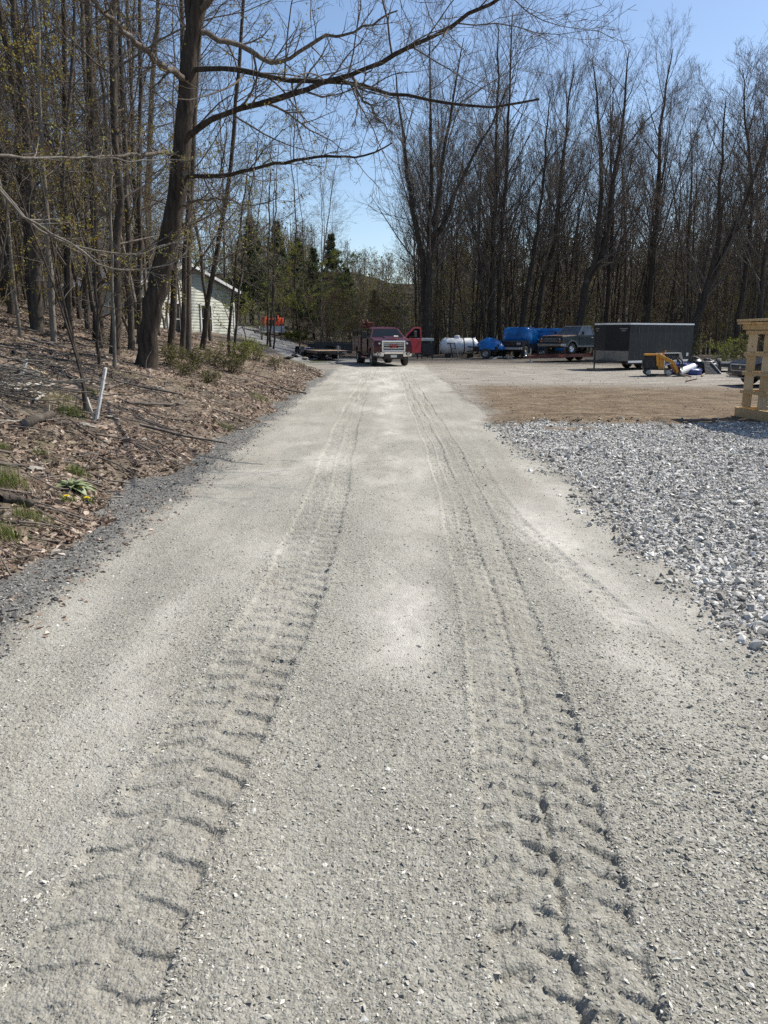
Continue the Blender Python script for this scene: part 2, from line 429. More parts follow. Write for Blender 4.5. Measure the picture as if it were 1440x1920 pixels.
def build_ground():
    gx = 32 * 1.16 ** np.arange(1, 19)
    xs = np.concatenate([-gx[::-1], axis([(-34, -9, .28), (-9, -3.3, .045), (-3.3, -1.15, .016), (-1.15, 1.15, .0095), (1.15, 2.4, .016), (2.4, 6.5, .035), (6.5, 12, .08), (12, 34, .3)]), gx])
    ys = [1.0]
    while ys[-1] < 40: ys.append(ys[-1] + (.0022 if ys[-1] < 8.5 else .0022 + .0010 * max(0, min(4, ys[-1] - 13.5))) * min(ys[-1], 8.5 if ys[-1] < 13.5 else 99) ** 1.35)
    while ys[-1] < 95: ys.append(ys[-1] + .62)
    while ys[-1] < 900: ys.append(ys[-1] + (ys[-1] - 80) * .09)
    ys = np.concatenate([-40 * 1.3 ** np.arange(6)[::-1], axis([(-30, -2, 1.5), (-2, 1.0, .12)]), np.array(ys)])
    X, Y = np.meshgrid(xs, ys)
    x, y = X.ravel(), Y.ravel()
    z = terrain(x, y)
    mk = masks(x, y)
    nx, ny = len(xs), len(ys)
    idx = np.arange(nx * ny).reshape(ny, nx)
    F = np.stack([idx[:-1, :-1], idx[:-1, 1:], idx[1:, 1:], idx[1:, :-1]], -1).reshape(-1, 4)
    far = np.where((y > 75) | (np.abs(x) > 70), 1.0, 0.0)
    score = np.stack([mk['road'] + mk['shoulder'], mk['stone'], mk['dirt'] + mk['lot'] * (1 - mk['road']), mk['drive'] * 1.2, np.full_like(x, .3) + mk['leaf']], 0)
    which = score[:, F].mean(-1).argmax(0)
    dst = dust_map(x, y)
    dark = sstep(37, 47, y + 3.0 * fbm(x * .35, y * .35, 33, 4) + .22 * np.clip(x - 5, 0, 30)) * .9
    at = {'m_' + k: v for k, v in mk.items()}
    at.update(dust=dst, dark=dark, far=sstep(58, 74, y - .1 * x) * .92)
    M = ground_material()
    V = np.stack([x, y, z], -1)
    for k, nm in enumerate(("gravel_road", "gravel_lot", "dirt_ground", "driveway", "forest_floor")):
        f = F[which == k]
        used, inv = np.unique(f, return_inverse=True)
        me = mesh_np(nm, V[used], inv.reshape(-1, 4), True, {a: b[used] for a, b in at.items()})
        tag(link(nm, me, M), kind='structure')
build_ground()

# ------------------------------------------------------------------ loose stones, leaves
def icosa():
    t = (1 + 5 ** .5) / 2
    v = np.array([(-1, t, 0), (1, t, 0), (-1, -t, 0), (1, -t, 0), (0, -1, t), (0, 1, t), (0, -1, -t), (0, 1, -t), (t, 0, -1), (t, 0, 1), (-t, 0, -1), (-t, 0, 1)]) / math.sqrt(1 + t * t)
    f = np.array([(0, 11, 5), (0, 5, 1), (0, 1, 7), (0, 7, 10), (0, 10, 11), (1, 5, 9), (5, 11, 4), (11, 10, 2), (10, 7, 6), (7, 1, 8), (3, 9, 4), (3, 4, 2), (3, 2, 6), (3, 6, 8), (3, 8, 9), (4, 9, 5), (2, 4, 11), (6, 2, 10), (8, 6, 7), (9, 8, 1)])
    return v, f
OCT = (np.array([(1, 0, 0), (0, 1, 0), (-1, 0, 0), (0, -1, 0), (0, 0, 1), (0, 0, -1.)]), np.array([(0, 1, 4), (1, 2, 4), (2, 3, 4), (3, 0, 4), (1, 0, 5), (2, 1, 5), (3, 2, 5), (0, 3, 5)]))

def rand_rot(n, r, tilt=None):
    """random rotation matrices; tilt limits the lean from flat"""
    a = r.uniform(0, 2 * np.pi, n)
    if tilt is None:
        q = r.normal(size=(n, 4)); q /= np.linalg.norm(q, axis=1)[:, None]
        w, x, y, z = q.T
        return np.stack([np.stack([1 - 2 * (y * y + z * z), 2 * (x * y - z * w), 2 * (x * z + y * w)], -1), np.stack([2 * (x * y + z * w), 1 - 2 * (x * x + z * z), 2 * (y * z - x * w)], -1), np.stack([2 * (x * z - y * w), 2 * (y * z + x * w), 1 - 2 * (x * x + y * y)], -1)], 1)
    ca, sa, o, i = np.cos(a), np.sin(a), np.zeros(n), np.ones(n)
    A = np.stack([np.stack([ca, -sa, o], -1), np.stack([sa, ca, o], -1), np.stack([o, o, i], -1)], 1)
    t, b = r.normal(0, tilt, n), r.normal(0, tilt, n)
    B = np.stack([np.stack([i, o, o], -1), np.stack([o, np.cos(t), -np.sin(t)], -1), np.stack([o, np.sin(t), np.cos(t)], -1)], 1)
    C = np.stack([np.stack([np.cos(b), o, np.sin(b)], -1), np.stack([o, i, o], -1), np.stack([-np.sin(b), o, np.cos(b)], -1)], 1)
    return A @ B @ C

def stones(name, P, size, shape, r, material, flat=(.45, .8), jit=.28, tilt=.5, sink=.25):
    v, f = shape
    n = len(P)
    S = np.stack([r.uniform(.8, 1.3, n), r.uniform(.6, 1.0, n), r.uniform(*flat, n)], -1) * size[:, None]
    loc = (v[None] * (1 + r.normal(0, jit, (n, len(v), 1))) + r.normal(0, jit * .4, (n, len(v), 3))) * S[:, None]
    W = np.einsum('nij,nkj->nki', rand_rot(n, r, tilt), loc) + P[:, None]
    W[..., 2] += (S[:, 2] * (1 - 2 * sink))[:, None]
    Fc = (f[None] + (np.arange(n) * len(v))[:, None, None]).reshape(-1, 3)
    tone = np.repeat(r.uniform(0, 1, n), len(v))
    me = mesh_np(name, W.reshape(-1, 3), Fc, False, {'tone': tone})
    return tag(link(name, me, material), kind='stuff')

def tone_mat(name, stops, rough=.9, transl=0.0, nscale=60, namt=.25):
    m, nt, nn, ln, p = nodes_of(name)
    pos = nn.new('ShaderNodeNewGeometry').outputs['Position']
    c = ramp(nt, attr(nt, 'tone'), stops)
    c = mixc(nt, namt, c, ramp(nt, noise(nt, pos, nscale, 5, .7), [(.3, (.25, .25, .25)), (.7, (.95, .95, .95))]), 'OVERLAY')
    ln.new(c, p.inputs['Base Color'])
    p.inputs['Roughness'].default_value = rough
    p.inputs['Specular IOR Level'].default_value = .2
    if transl:
        t = N(nt, 'ShaderNodeBsdfTranslucent', ins={'Color': c})
        mx = N(nt, 'ShaderNodeMixShader', ins={0: transl, 1: p.outputs[0], 2: t.outputs[0]})
        ln.new(mx.outputs[0], nn['Material Output'].inputs[0])
    return m

M_CHIP = tone_mat("gravel_chip", [(0, (.17, .161, .137)), (.45, (.295, .282, .242)), (.85, (.395, .38, .332)), (1, (.57, .555, .50))])
M_ROCK = tone_mat("crushed_stone", [(0, (.14, .133, .117)), (.35, (.32, .307, .277)), (.75, (.51, .492, .45)), (1, (.74, .72, .67))], nscale=25)
M_CLOD = tone_mat("dark_clod", [(0, (.085, .082, .075)), (.6, (.175, .168, .154)), (1, (.33, .32, .295))])

def scatter(n, x0, x1, y0, y1, dens, r, ypow=1.0):
    x = r.uniform(x0, x1, n)
    y = (y0 ** (1 - ypow) + r.uniform(0, 1, n) * (y1 ** (1 - ypow) - y0 ** (1 - ypow))) ** (1 / (1 - ypow)) if ypow != 1 else y0 * (y1 / y0) ** r.uniform(0, 1, n)
    k = r.uniform(0, 1, n) < dens(x, y)
    k &= np.abs(x) < .62 * y + 3.6
    x, y = x[k], y[k]
    return np.stack([x, y, terrain(x, y)], -1)

def build_loose():
    r = np.random.default_rng(3)
    def dens(x, y):
        m = masks(x, y)
        d = (m['road'] + .9 * m['shoulder']) * (1 - .93 * np.clip(dust_map(x, y) * 1.35, 0, 1))
        inn = np.zeros_like(x)
        for ky, kx, hw, sp, dp in TRK[:3]:
            inn = np.maximum(inn, np.exp(-((np.abs((x - np.interp(y, ky, kx)) / hw) - 1.15) / .25) ** 2))
        for ky, kx, hw, sp, dp in TRK[:3]:
            d = d * (1 - .75 * sstep(1.05, .9, np.abs(x - np.interp(y, ky, kx)) / hw))
        d = d * (.25 + .75 * sstep(6.5, 3.2, y)) * sstep(13, 7, y) * (.34 + .95 * sstep(-.25, .45, fbm(x * 1.0, y * .5, 51, 3)) + .7 * inn + .55 * sstep(.8, 1.8, x) * sstep(4.5, 2, y))
        return np.clip(d, 0, 1)
    P = scatter(330000, -2.5, 2.4, 1.15, 13.0, dens, r)
    s = np.exp(r.normal(math.log(.0037), .42, len(P))) * (1 + .05 * P[:, 1]) * (1 + .55 * sstep(.5, 1.7, P[:, 0]) * sstep(4.5, 2, P[:, 1]))
    stones("loose_gravel", P, np.clip(s, .0025, .011 + .007 * sstep(.4, 1.4, P[:, 0])), OCT, r, M_CHIP, flat=(.26, .55), tilt=.38, sink=.34)
    def dens2(x, y):
        m = masks(x, y)
        return np.clip(m['stone'] * (.55 + .75 * sstep(-.35, .3, fbm(x * 1.3, y * 1.3, 55, 3))) + .55 * np.exp(-((x - 2.12) / .30) ** 2) * (y < 14.5) * sstep(-.3, .5, fbm(x * 2.6, y * 2.6, 56, 3)), 0, 1)
    P = scatter(118000, 1.8, 13.0, 2.0, 15.6, dens2, r, .35)
    s = np.clip(np.exp(r.normal(math.log(.0112), .50, len(P))), .004, .034)
    stones("crushed_stone", P, s, icosa(), r, M_ROCK, flat=(.35, .72), jit=.30, tilt=.6, sink=.18)
    P = scatter(190000, 1.5, 13.0, 2.0, 15.9, dens2, r, .35)
    s = np.clip(np.exp(r.normal(math.log(.0075), .40, len(P))), .003, .016)
    stones("stone_fines", P, s, OCT, r, M_ROCK, flat=(.4, .75), sink=.1)
    def dens3(x, y):
        m = masks(x, y); return np.clip(m['shoulder'] * .8 + .5 * m['leaf'] * np.exp(-((leaf_edge(y) - x) / .15) ** 2), 0, 1)
    P = scatter(36000, -4, -2, 2.4, 22, dens3, r)
    stones("shoulder_gravel", P, np.clip(np.exp(r.normal(math.log(.0070), .45, len(P))), .003, .024), OCT, r, M_CLOD)
    def dens4(x, y):
        m = masks(x, y); b = np.exp(-((y - 14.4 - .14 * (x - 2.1)) / .4) ** 2) * sstep(2, 2.5, x)
        return np.clip(.03 * m['dirt'] + .03 * m['lot'] + .8 * b * sstep(6, 4, x), 0, 1)
    P = scatter(60000, 2, 22, 13, 45, dens4, r)
    M_DIRT = tone_mat("dirt_clod", [(0, (.10, .073, .048)), (.6, (.22, .165, .11)), (.9, (.36, .29, .21)), (1, (.6, .56, .5))])
    stones("dirt_clods", P, np.clip(np.exp(r.normal(math.log(.014), .45, len(P))), .005, .02 + .04 * (P[:, 1] < 15.2)), icosa(), r, M_DIRT, jit=.22)
build_loose()

M_LEAF = tone_mat("dead_leaf", [(0, (.055, .040, .031)), (.3, (.150, .105, .078)), (.6, (.29, .215, .165)), (.85, (.47, .385, .315)), (1, (.70, .63, .55))], transl=.15, nscale=40)
def leaf_cards(name, P, size, tone, r, material, tilt=.45, lift=.4, aspect=.62, fold=.35, nrm=None):
    """small folded leaves: six corners, two facets"""
    n = len(P)
    base = np.array([(0, -1, 0), (0, 1, 0), (-1, -.35, 1), (-.8, .5, 1), (1, -.35, 1), (.8, .5, 1)], float)
    loc = base[None] * np.stack([size * aspect, size, size * fold * 1.0], -1)[:, None]
    loc[..., 2] *= r.uniform(-.2, 1.0, n)[:, None]
    loc[:, 2:, :2] *= r.uniform(.7, 1.15, (n, 4, 1))
    W = np.einsum('nij,nkj->nki', rand_rot(n, r, tilt), loc) + P[:, None]
    W[..., 2] += (size * lift * r.uniform(0, 1, n))[:, None]
    f = np.array([(0, 1, 3, 2), (0, 4, 5, 1)])
    Fc = (f[None] + (np.arange(n) * 6)[:, None, None]).reshape(-1, 4)
    me = mesh_np(name, W.reshape(-1, 3), Fc, False, {'tone': np.repeat(tone, 6)})
    return me

def build_leaves():
    r = np.random.default_rng(5)
    def dens(x, y):
        m = masks(x, y)
        return np.clip(m['leaf'] * (.22 + 1.0 * sstep(-.25, .35, fbm(x * 1.1, y * 1.1, 91, 4)) + .6 * np.exp(-((leaf_edge(y) - x - .3) / .4) ** 2)), 0, 1) * (x < 0)
    P = scatter(215000, -19, -2.3, 2.2, 34, dens, r, .75)
    s = np.clip(np.exp(r.normal(math.log(.021), .38, len(P))), .009, .045) * (1 + .014 * P[:, 1])
    tone = np.clip(r.beta(1.7, 2.0, len(P)) + .12 * fbm(P[:, 0] * .7, P[:, 1] * .7, 92, 3), 0, 1)
    P[:, 2] += .004
    tag(link("fallen_leaves", leaf_cards("fallen_leaves", P, s, tone, r, M_LEAF), M_LEAF), kind='stuff')
    # leaves blown onto the road edge
    P = scatter(900, -2.5, -1.9, 4, 14, lambda x, y: np.full_like(x, .35), r)
    tag(link("blown_leaves", leaf_cards("blown_leaves", P, r.uniform(.012, .028, len(P)), r.uniform(.3, .9, len(P)), r, M_LEAF), M_LEAF), kind='stuff')
build_leaves()
# ------------------------------------------------------------------ trees
def nrm(v): return v / np.maximum(np.linalg.norm(v, axis=-1, keepdims=True), 1e-9)

def tube_arrays(batches, keep=None):
    Vs, Fs, off = [], [], 0
    for P, Rr, k in batches:
        n, S, _ = P.shape
        T = nrm(np.gradient(P, axis=1))
        mt = nrm(T.mean(1))
        ref = np.where(np.abs(mt[:, 2:3]) < .85, np.array([[0, 0, 1.]]), np.array([[1., 0, 0]]))[:, None]
        U = nrm(np.cross(T, np.broadcast_to(ref, T.shape))); W = np.cross(T, U)
        a = np.arange(k) * 2 * np.pi / k
        V = P[:, :, None] + Rr[..., None, None] * (np.cos(a)[:, None] * U[:, :, None] + np.sin(a)[:, None] * W[:, :, None])
        i = np.arange(n * S * k).reshape(n, S, k)
        q = np.stack([i[:, :-1], np.roll(i[:, :-1], -1, 2), np.roll(i[:, 1:], -1, 2), i[:, 1:]], -1).reshape(-1, 4)
        Vs.append(V.reshape(-1, 3)); Fs.append(q + off); off += n * S * k
    return np.concatenate(Vs), np.concatenate(Fs)

def tube_mesh(name, batches):
    V, F = tube_arrays(batches)
    return mesh_np(name, V, F, True)

def children(P, Rr, r, n=6, t=(.25, .97), ang=(38, 9), ln=.5, lt=.5, rr=.55, rmax=9, nseg=5, wob=.10, up=.05, tip=.25, minlen=.1, flat=0.0, rmin=.0):
    """branches growing from the polylines P"""
    N0, S, _ = P.shape
    L0 = np.linalg.norm(np.diff(P, axis=1), axis=-1).sum(1)
    cnt = np.maximum(1, r.poisson(n, N0)) if np.isscalar(n) else n
    par = np.repeat(np.arange(N0), cnt)
    k = len(par)
    first = np.concatenate([[0], np.cumsum(cnt)[:-1]])
    order = np.arange(k) - np.repeat(first, cnt)
    tt = t[0] + (t[1] - t[0]) * (order + r.uniform(0, 1, k)) / np.repeat(cnt, cnt)
    s = tt * (S - 1); i0 = np.minimum(s.astype(int), S - 2); f = (s - i0)[:, None]
    p = P[par, i0] * (1 - f) + P[par, i0 + 1] * f
    tan = nrm(P[par, i0 + 1] - P[par, i0])
    rp = Rr[par, i0] * (1 - f[:, 0]) + Rr[par, i0 + 1] * f[:, 0]
    az = order * 2.4 + r.uniform(0, 6.28, N0)[par] + r.normal(0, .5, k)
    ref = np.where(np.abs(tan[:, 2:3]) < .9, np.array([[0, 0, 1.]]), np.array([[1., 0, 0]]))
    u = nrm(np.cross(tan, ref)); w = np.cross(tan, u)
    side = np.cos(az)[:, None] * u + np.sin(az)[:, None] * w
    if flat: side = nrm(side * np.array([1, 1, 1 - flat]))
    a = np.radians(r.normal(ang[0], ang[1], k))[:, None]
    D = nrm(tan * np.cos(a) + side * np.sin(a))
    L = np.maximum(minlen, L0[par] * ln * (1 - lt * tt) * r.uniform(.65, 1.25, k))
    r0 = np.maximum(np.minimum(np.minimum(rp * rr * r.uniform(.75, 1.15, k), rp * .92), rmax), rmin)
    pts = [p]
    for q in range(nseg):
        D = nrm(D + r.normal(0, wob, (k, 3)) + np.array([0, 0, up]))
        p = p + D * (L / nseg)[:, None]
        pts.append(p)
    C = np.stack(pts, 1)
    CR = r0[:, None] * np.linspace(1, tip, nseg + 1)[None]
    return C, np.maximum(CR, rmin)

def line(pts, S=14, wob=0.0, r=None):
    """a polyline through pts resampled smoothly"""
    pts = np.asarray(pts, float)
    d = np.concatenate([[0], np.cumsum(np.linalg.norm(np.diff(pts, axis=0), axis=1))])
    q = np.linspace(0, d[-1], S)
    if len(pts) > 2:      # Catmull-Rom
        k = np.clip(np.searchsorted(d, q, 'right') - 1, 0, len(pts) - 2)
        f = ((q - d[k]) / (d[k + 1] - d[k]))[:, None]
        g = lambda i: pts[np.clip(i, 0, len(pts) - 1)]
        p0, p1, p2, p3 = g(k - 1), g(k), g(k + 1), g(k + 2)
        out = .5 * (2 * p1 + (p2 - p0) * f + (2 * p0 - 5 * p1 + 4 * p2 - p3) * f ** 2 + (3 * p1 - p0 - 3 * p2 + p3) * f ** 3)
    else:
        out = np.stack([np.interp(q, d, pts[:, i]) for i in range(3)], -1)
    if wob: out[1:-1] += (r or rng).normal(0, wob, (S - 2, 3))
    return out

def bark_mat(name, lo, hi, scale=1.0, lichen=.25, lcol=(.26, .26, .235)):
    m, nt, nn, ln, p = nodes_of(name)
    tc = nn.new('ShaderNodeTexCoord').outputs['Object']
    v = N(nt, 'ShaderNodeMapping', ins={'Vector': tc, 'Scale': (16 * scale, 16 * scale, 2.6 * scale)}).outputs[0]
    f = noise(nt, v, 1.0, 8, .65)
    c = ramp(nt, f, [(.32, lo), (.68, hi)])
    g = ramp(nt, noise(nt, tc, 2.2, 6, .65), [(.62 - .2 * lichen, (0, 0, 0)), (.80 - .2 * lichen, (1, 1, 1))])
    c = mixc(nt, mth(nt, 'MULTIPLY', g, .75), c, lcol)
    ln.new(c, p.inputs['Base Color'])
    p.inputs['Roughness'].default_value = .95
    p.inputs['Specular IOR Level'].default_value = .15
    b = N(nt, 'ShaderNodeBump', ins={'Strength': 1.0, 'Distance': .03, 'Height': f})
    ln.new(b.outputs[0], p.inputs['Normal'])
    return m

B_GREY = bark_mat("bark_grey", (.040, .033, .027), (.125, .107, .088), 1, .3, (.20, .195, .17))
B_DARK = bark_mat("bark_dark", (.028, .023, .018), (.095, .077, .062), 1, .25, (.17, .16, .14))
B_OAK = bark_mat("bark_oak", (.020, .016, .013), (.088, .070, .056), .8, .12, (.15, .145, .125))
B_PALE = bark_mat("bark_pale", (.105, .092, .076), (.25, .225, .19), 1, .3, (.36, .35, .32))
B_TWIG = bark_mat("twig_bark", (.074, .061, .051), (.185, .158, .134), 1, .2)
B_TWIGP = bark_mat("twig_bark_pale", (.13, .115, .095), (.27, .245, .21), 1, .3, (.36, .35, .31))

def foliage_mat(name, stops, tr=.35):
    return tone_mat(name, stops, .7, tr, 20, .15)
F_BUD = foliage_mat("spring_bud", [(0, (.15, .085, .030)), (.4, (.24, .165, .045)), (.75, (.24, .24, .050)), (1, (.33, .34, .085))])
F_RED = foliage_mat("red_bud", [(0, (.075, .040, .030)), (.6, (.15, .085, .060)), (1, (.19, .14, .075))])
F_PINE = foliage_mat("pine_needles", [(0, (.018, .034, .014)), (.6, (.048, .080, .028)), (1, (.095, .135, .045))], .15)
F_YELL = foliage_mat("young_leaves", [(0, (.075, .085, .016)), (.5, (.155, .175, .032)), (1, (.27, .29, .065))])
F_UNDER = foliage_mat("undergrowth_leaf", [(0, (.050, .047, .019)), (.5, (.110, .103, .036)), (1, (.19, .19, .06))])
F_GRASS = foliage_mat("grass_blade", [(0, (.060, .090, .018)), (.55, (.115, .165, .030)), (.85, (.19, .21, .06)), (1, (.36, .30, .17))])

def tips(P, r, n, jitter=.06):
    """n points along the outer part of the twigs P"""
    i = r.integers(0, len(P), n); S = P.shape[1]
    s = r.uniform(.35, 1, n) * (S - 1); k = np.minimum(s.astype(int), S - 2); f = (s - k)[:, None]
    return P[i, k] * (1 - f) + P[i, k + 1] * f + r.normal(0, jitter, (n, 3))

def foliage(name, P, size, r, material, parent, tilt=None, aspect=.6):
    me = leaf_cards(name, P, np.full(len(P), size) * r.uniform(.6, 1.35, len(P)), r.uniform(0, 1, len(P)), r, material, tilt, 0, aspect, .3)
    return link(name, me, material, parent)

def tree_parts(root, stems, sr, r, specs, bark, twig, buds=None, sides=10, twigr=.0):
    """stems (N,S,3) with radii -> trunk and crown meshes under root; buds = (material, count, size)"""
    sr = sr * (1 + np.clip(r.normal(0, .045, sr.shape), -.1, .1))
    link('trunk', tube_mesh('trunk', [(stems, sr, sides)]), bark, root)
    P, Q, bat = stems, sr, []
    for j, sp in enumerate(specs):
        P, Q = children(P, Q, r, **sp)
        bat.append((P, Q, max(3, sides - 4 - 2 * j) if j < len(specs) - 1 else 3))
    link('crown', tube_mesh('crown', bat), twig, root)
    if buds:
        foliage('foliage', tips(P, r, buds[1]), buds[2], r, buds[0], root)
    return P

def flare(S, r0, r1, sw=.45, pw=1.0):
    t = np.linspace(0, 1, S)
    return (r0 * (1 - t) ** pw + r1 * (1 - (1 - t) ** pw)) * (1 + sw * np.exp(-t * S * .9))

def stem_line(H, r, lean=.03, wob=.05, S=14, base=None):
    z = np.linspace(0, H, S)
    dx, dy = np.cumsum(r.normal(0, wob, S)) * H / 40, np.cumsum(r.normal(0, wob, S)) * H / 40
    a = r.uniform(0, 6.28)
    P = np.stack([dx - dx[0] + z * lean * math.cos(a), dy - dy[0] + z * lean * math.sin(a), z], -1)
    P[0, 2] = -.3
    return P

def vase_tree(name, label, H, r, nstem=1, buds=None, bark=B_DARK, r0=.14, spread=.16, loc=(0, 0, 0), group=None, dens=1.0):
    """tall forest-edge hardwood: upswept limbs, fine brush of bare twigs"""
    root = thing(name, label, 'tree', loc, 0, group)
    st = []
    for k in range(nstem):
        P = stem_line(H * r.uniform(.88, 1.0), r, 0, .09, 16)
        if nstem > 1:
            a = 6.28 * k / nstem + r.uniform(-.4, .4); t = np.clip(P[:, 2] / H, 0, 1)
            o = spread * H * t ** 1.15 * (.5 + .5 * t)
            P[:, 0] += o * math.cos(a) + .25 * math.cos(a); P[:, 1] += o * math.sin(a) + .25 * math.sin(a)
        st.append(P)
    st = np.stack(st)
    sr = np.stack([flare(16, r0 * r.uniform(.85, 1.1), .02, .35) for _ in range(nstem)])
    sp = [dict(n=max(7, int(19 / nstem ** .5)), t=(.26, .96), ang=(33, 9), ln=.47, lt=.66, rr=.50, nseg=8, wob=.075, up=.065, tip=.15),
          dict(n=int(7 * dens), t=(.18, .97), ang=(29, 9), ln=.55, lt=.5, rr=.55, nseg=6, wob=.09, up=.05, tip=.25, rmin=.006),
          dict(n=int(5 * dens), t=(.15, .98), ang=(27, 9), ln=.55, lt=.45, rr=.6, nseg=4, wob=.09, up=.05, tip=.4, rmin=.005),
          dict(n=2.4 * dens, t=(.2, 1), ang=(30, 10), ln=.6, lt=.4, rr=.7, nseg=3, wob=.10, up=.05, tip=.5, minlen=.3, rmin=.0042)]
    tree_parts(root, st, sr, r, sp, bark, B_TWIG, buds, 9)
    return root

def pole_tree(name, label, H, r, buds=None, bark=B_GREY, r0=.12, loc=(0, 0, 0), group=None, low=.12, nb=22, top=None, tw=B_TWIG):
    """slender tree of a crowded wood: bare pole, short level side branches, thin crown"""
    root = thing(name, label, 'tree', loc, 0, group)
    if top is None:
        P = stem_line(H, r, .05, .19, 16)
    else:
        P = line([(0, 0, -.3), tuple(np.array(top) * .5 + r.normal(0, .12, 3)), top], 16, .03, r)
    sr = flare(16, r0, .015, .35, .8)[None]
    sp = [dict(n=nb, t=(low, .97), ang=(56, 15), ln=.24, lt=.35, rr=.32, rmax=.05, nseg=7, wob=.13, up=.045, tip=.2, rmin=.006),
          dict(n=7, t=(.2, .97), ang=(42, 12), ln=.50, lt=.5, rr=.6, nseg=5, wob=.12, up=.03, tip=.35, rmin=.0045),
          dict(n=6, t=(.15, 1), ang=(40, 12), ln=.48, lt=.4, rr=.7, nseg=3, wob=.14, up=.03, tip=.5, minlen=.15, rmin=.0035)]
    tree_parts(root, P[None], sr, r, sp, bark, tw, buds, 10)
    return root

def conifer(name, label, H, r, loc=(0, 0, 0), group=None, wide=.30, mat_=F_PINE):
    root = thing(name, label, 'tree', loc, 0, group)
    P = stem_line(H, r, .01, .03, 12)[None]
    Q = flare(12, H * .014, .02, .3)[None]
    link('trunk', tube_mesh('trunk', [(P, Q, 8)]), B_DARK, root)
    n = int(H * 11)
    A, AQ = children(P, Q, r, n=np.array([n]), t=(.10, .99), ang=(74, 9), ln=wide, lt=.93, rr=.3, rmax=.05, nseg=6, wob=.06, up=.02, tip=.2, minlen=.25)
    B, BQ = children(A, AQ, r, n=9, t=(.15, 1), ang=(48, 10), ln=.42, lt=.5, rr=.5, nseg=3, wob=.1, up=.0, tip=.4, minlen=.12, flat=.6)
    link('branches', tube_mesh('branches', [(A, AQ, 4), (B, BQ, 3)]), B_DARK, root)
    foliage('foliage', tips(B, r, int(n * 130), .08), .115, r, mat_, root, None, .35)
    return root

def sapling(name, label, H, r, buds, loc=(0, 0, 0), group=None, nst=2, bark=B_TWIG, n1=12, spread=.35):
    """young tree or bush: several thin stems with leaf buds"""
    root = thing(name, label, 'sapling', loc, 0, group)
    st = []
    for k in range(nst):
        a = r.uniform(0, 6.28)
        st.append(line([(0, 0, -.1), (spread * H * .35 * math.cos(a), spread * H * .35 * math.sin(a), H * .5), (spread * H * math.cos(a) * r.uniform(.3, 1), spread * H * math.sin(a), H * r.uniform(.75, 1))], 10, .02 * H / 3, r))
    P = np.stack(st); Q = np.stack([flare(10, .008 + H * .0055, .005, .2) for _ in st])
    sp = [dict(n=n1, t=(.15, .98), ang=(52, 14), ln=.34, lt=.4, rr=.5, nseg=5, wob=.12, up=.05, tip=.3, rmin=.0035),
          dict(n=5, t=(.15, 1), ang=(42, 12), ln=.5, lt=.4, rr=.7, nseg=3, wob=.14, up=.03, tip=.5, minlen=.12, rmin=.003)]
    link('stems', tube_mesh('stems', [(P, Q, 6)]), bark, root)
    A, AQ = children(P, Q, r, **sp[0]); B, BQ = children(A, AQ, r, **sp[1])
    link('crown', tube_mesh('crown', [(A, AQ, 4), (B, BQ, 3)]), bark, root)
    foliage('foliage', tips(B, r, buds[1], .05), buds[2], r, buds[0], root)
    return root

def local(pts, base): return np.asarray(pts, float) - np.asarray(base)[None]

def px_stem(base, pix, S=16, dd=0.0, r=None, wob=.0):
    """stem through photo directions, at its base's distance (plus dd per metre climbed)"""
    out = [np.array([0, 0, -.3])]
    for px, py in pix:
        q = wp(px, py, base[1]); h = q[2] - base[2]
        q = wp(px, py, base[1] + dd * h)
        out.append(q - base)
    return line(out, S, wob, r)
# ------------------------------------------------------------------ the woods
GL, GR = "thin bare trees crowding the wood left of the road", "bare trees of the wood behind the parked trailers"
GB, GS = "bare trees in the wood behind the house", "brushy saplings under the trees"
TAKEN = []
def free(x, y, d):
    for a, b, e in TAKEN:
        if (a - x) ** 2 + (b - y) ** 2 < max(d, e) ** 2: return False
    TAKEN.append((x, y, d)); return True

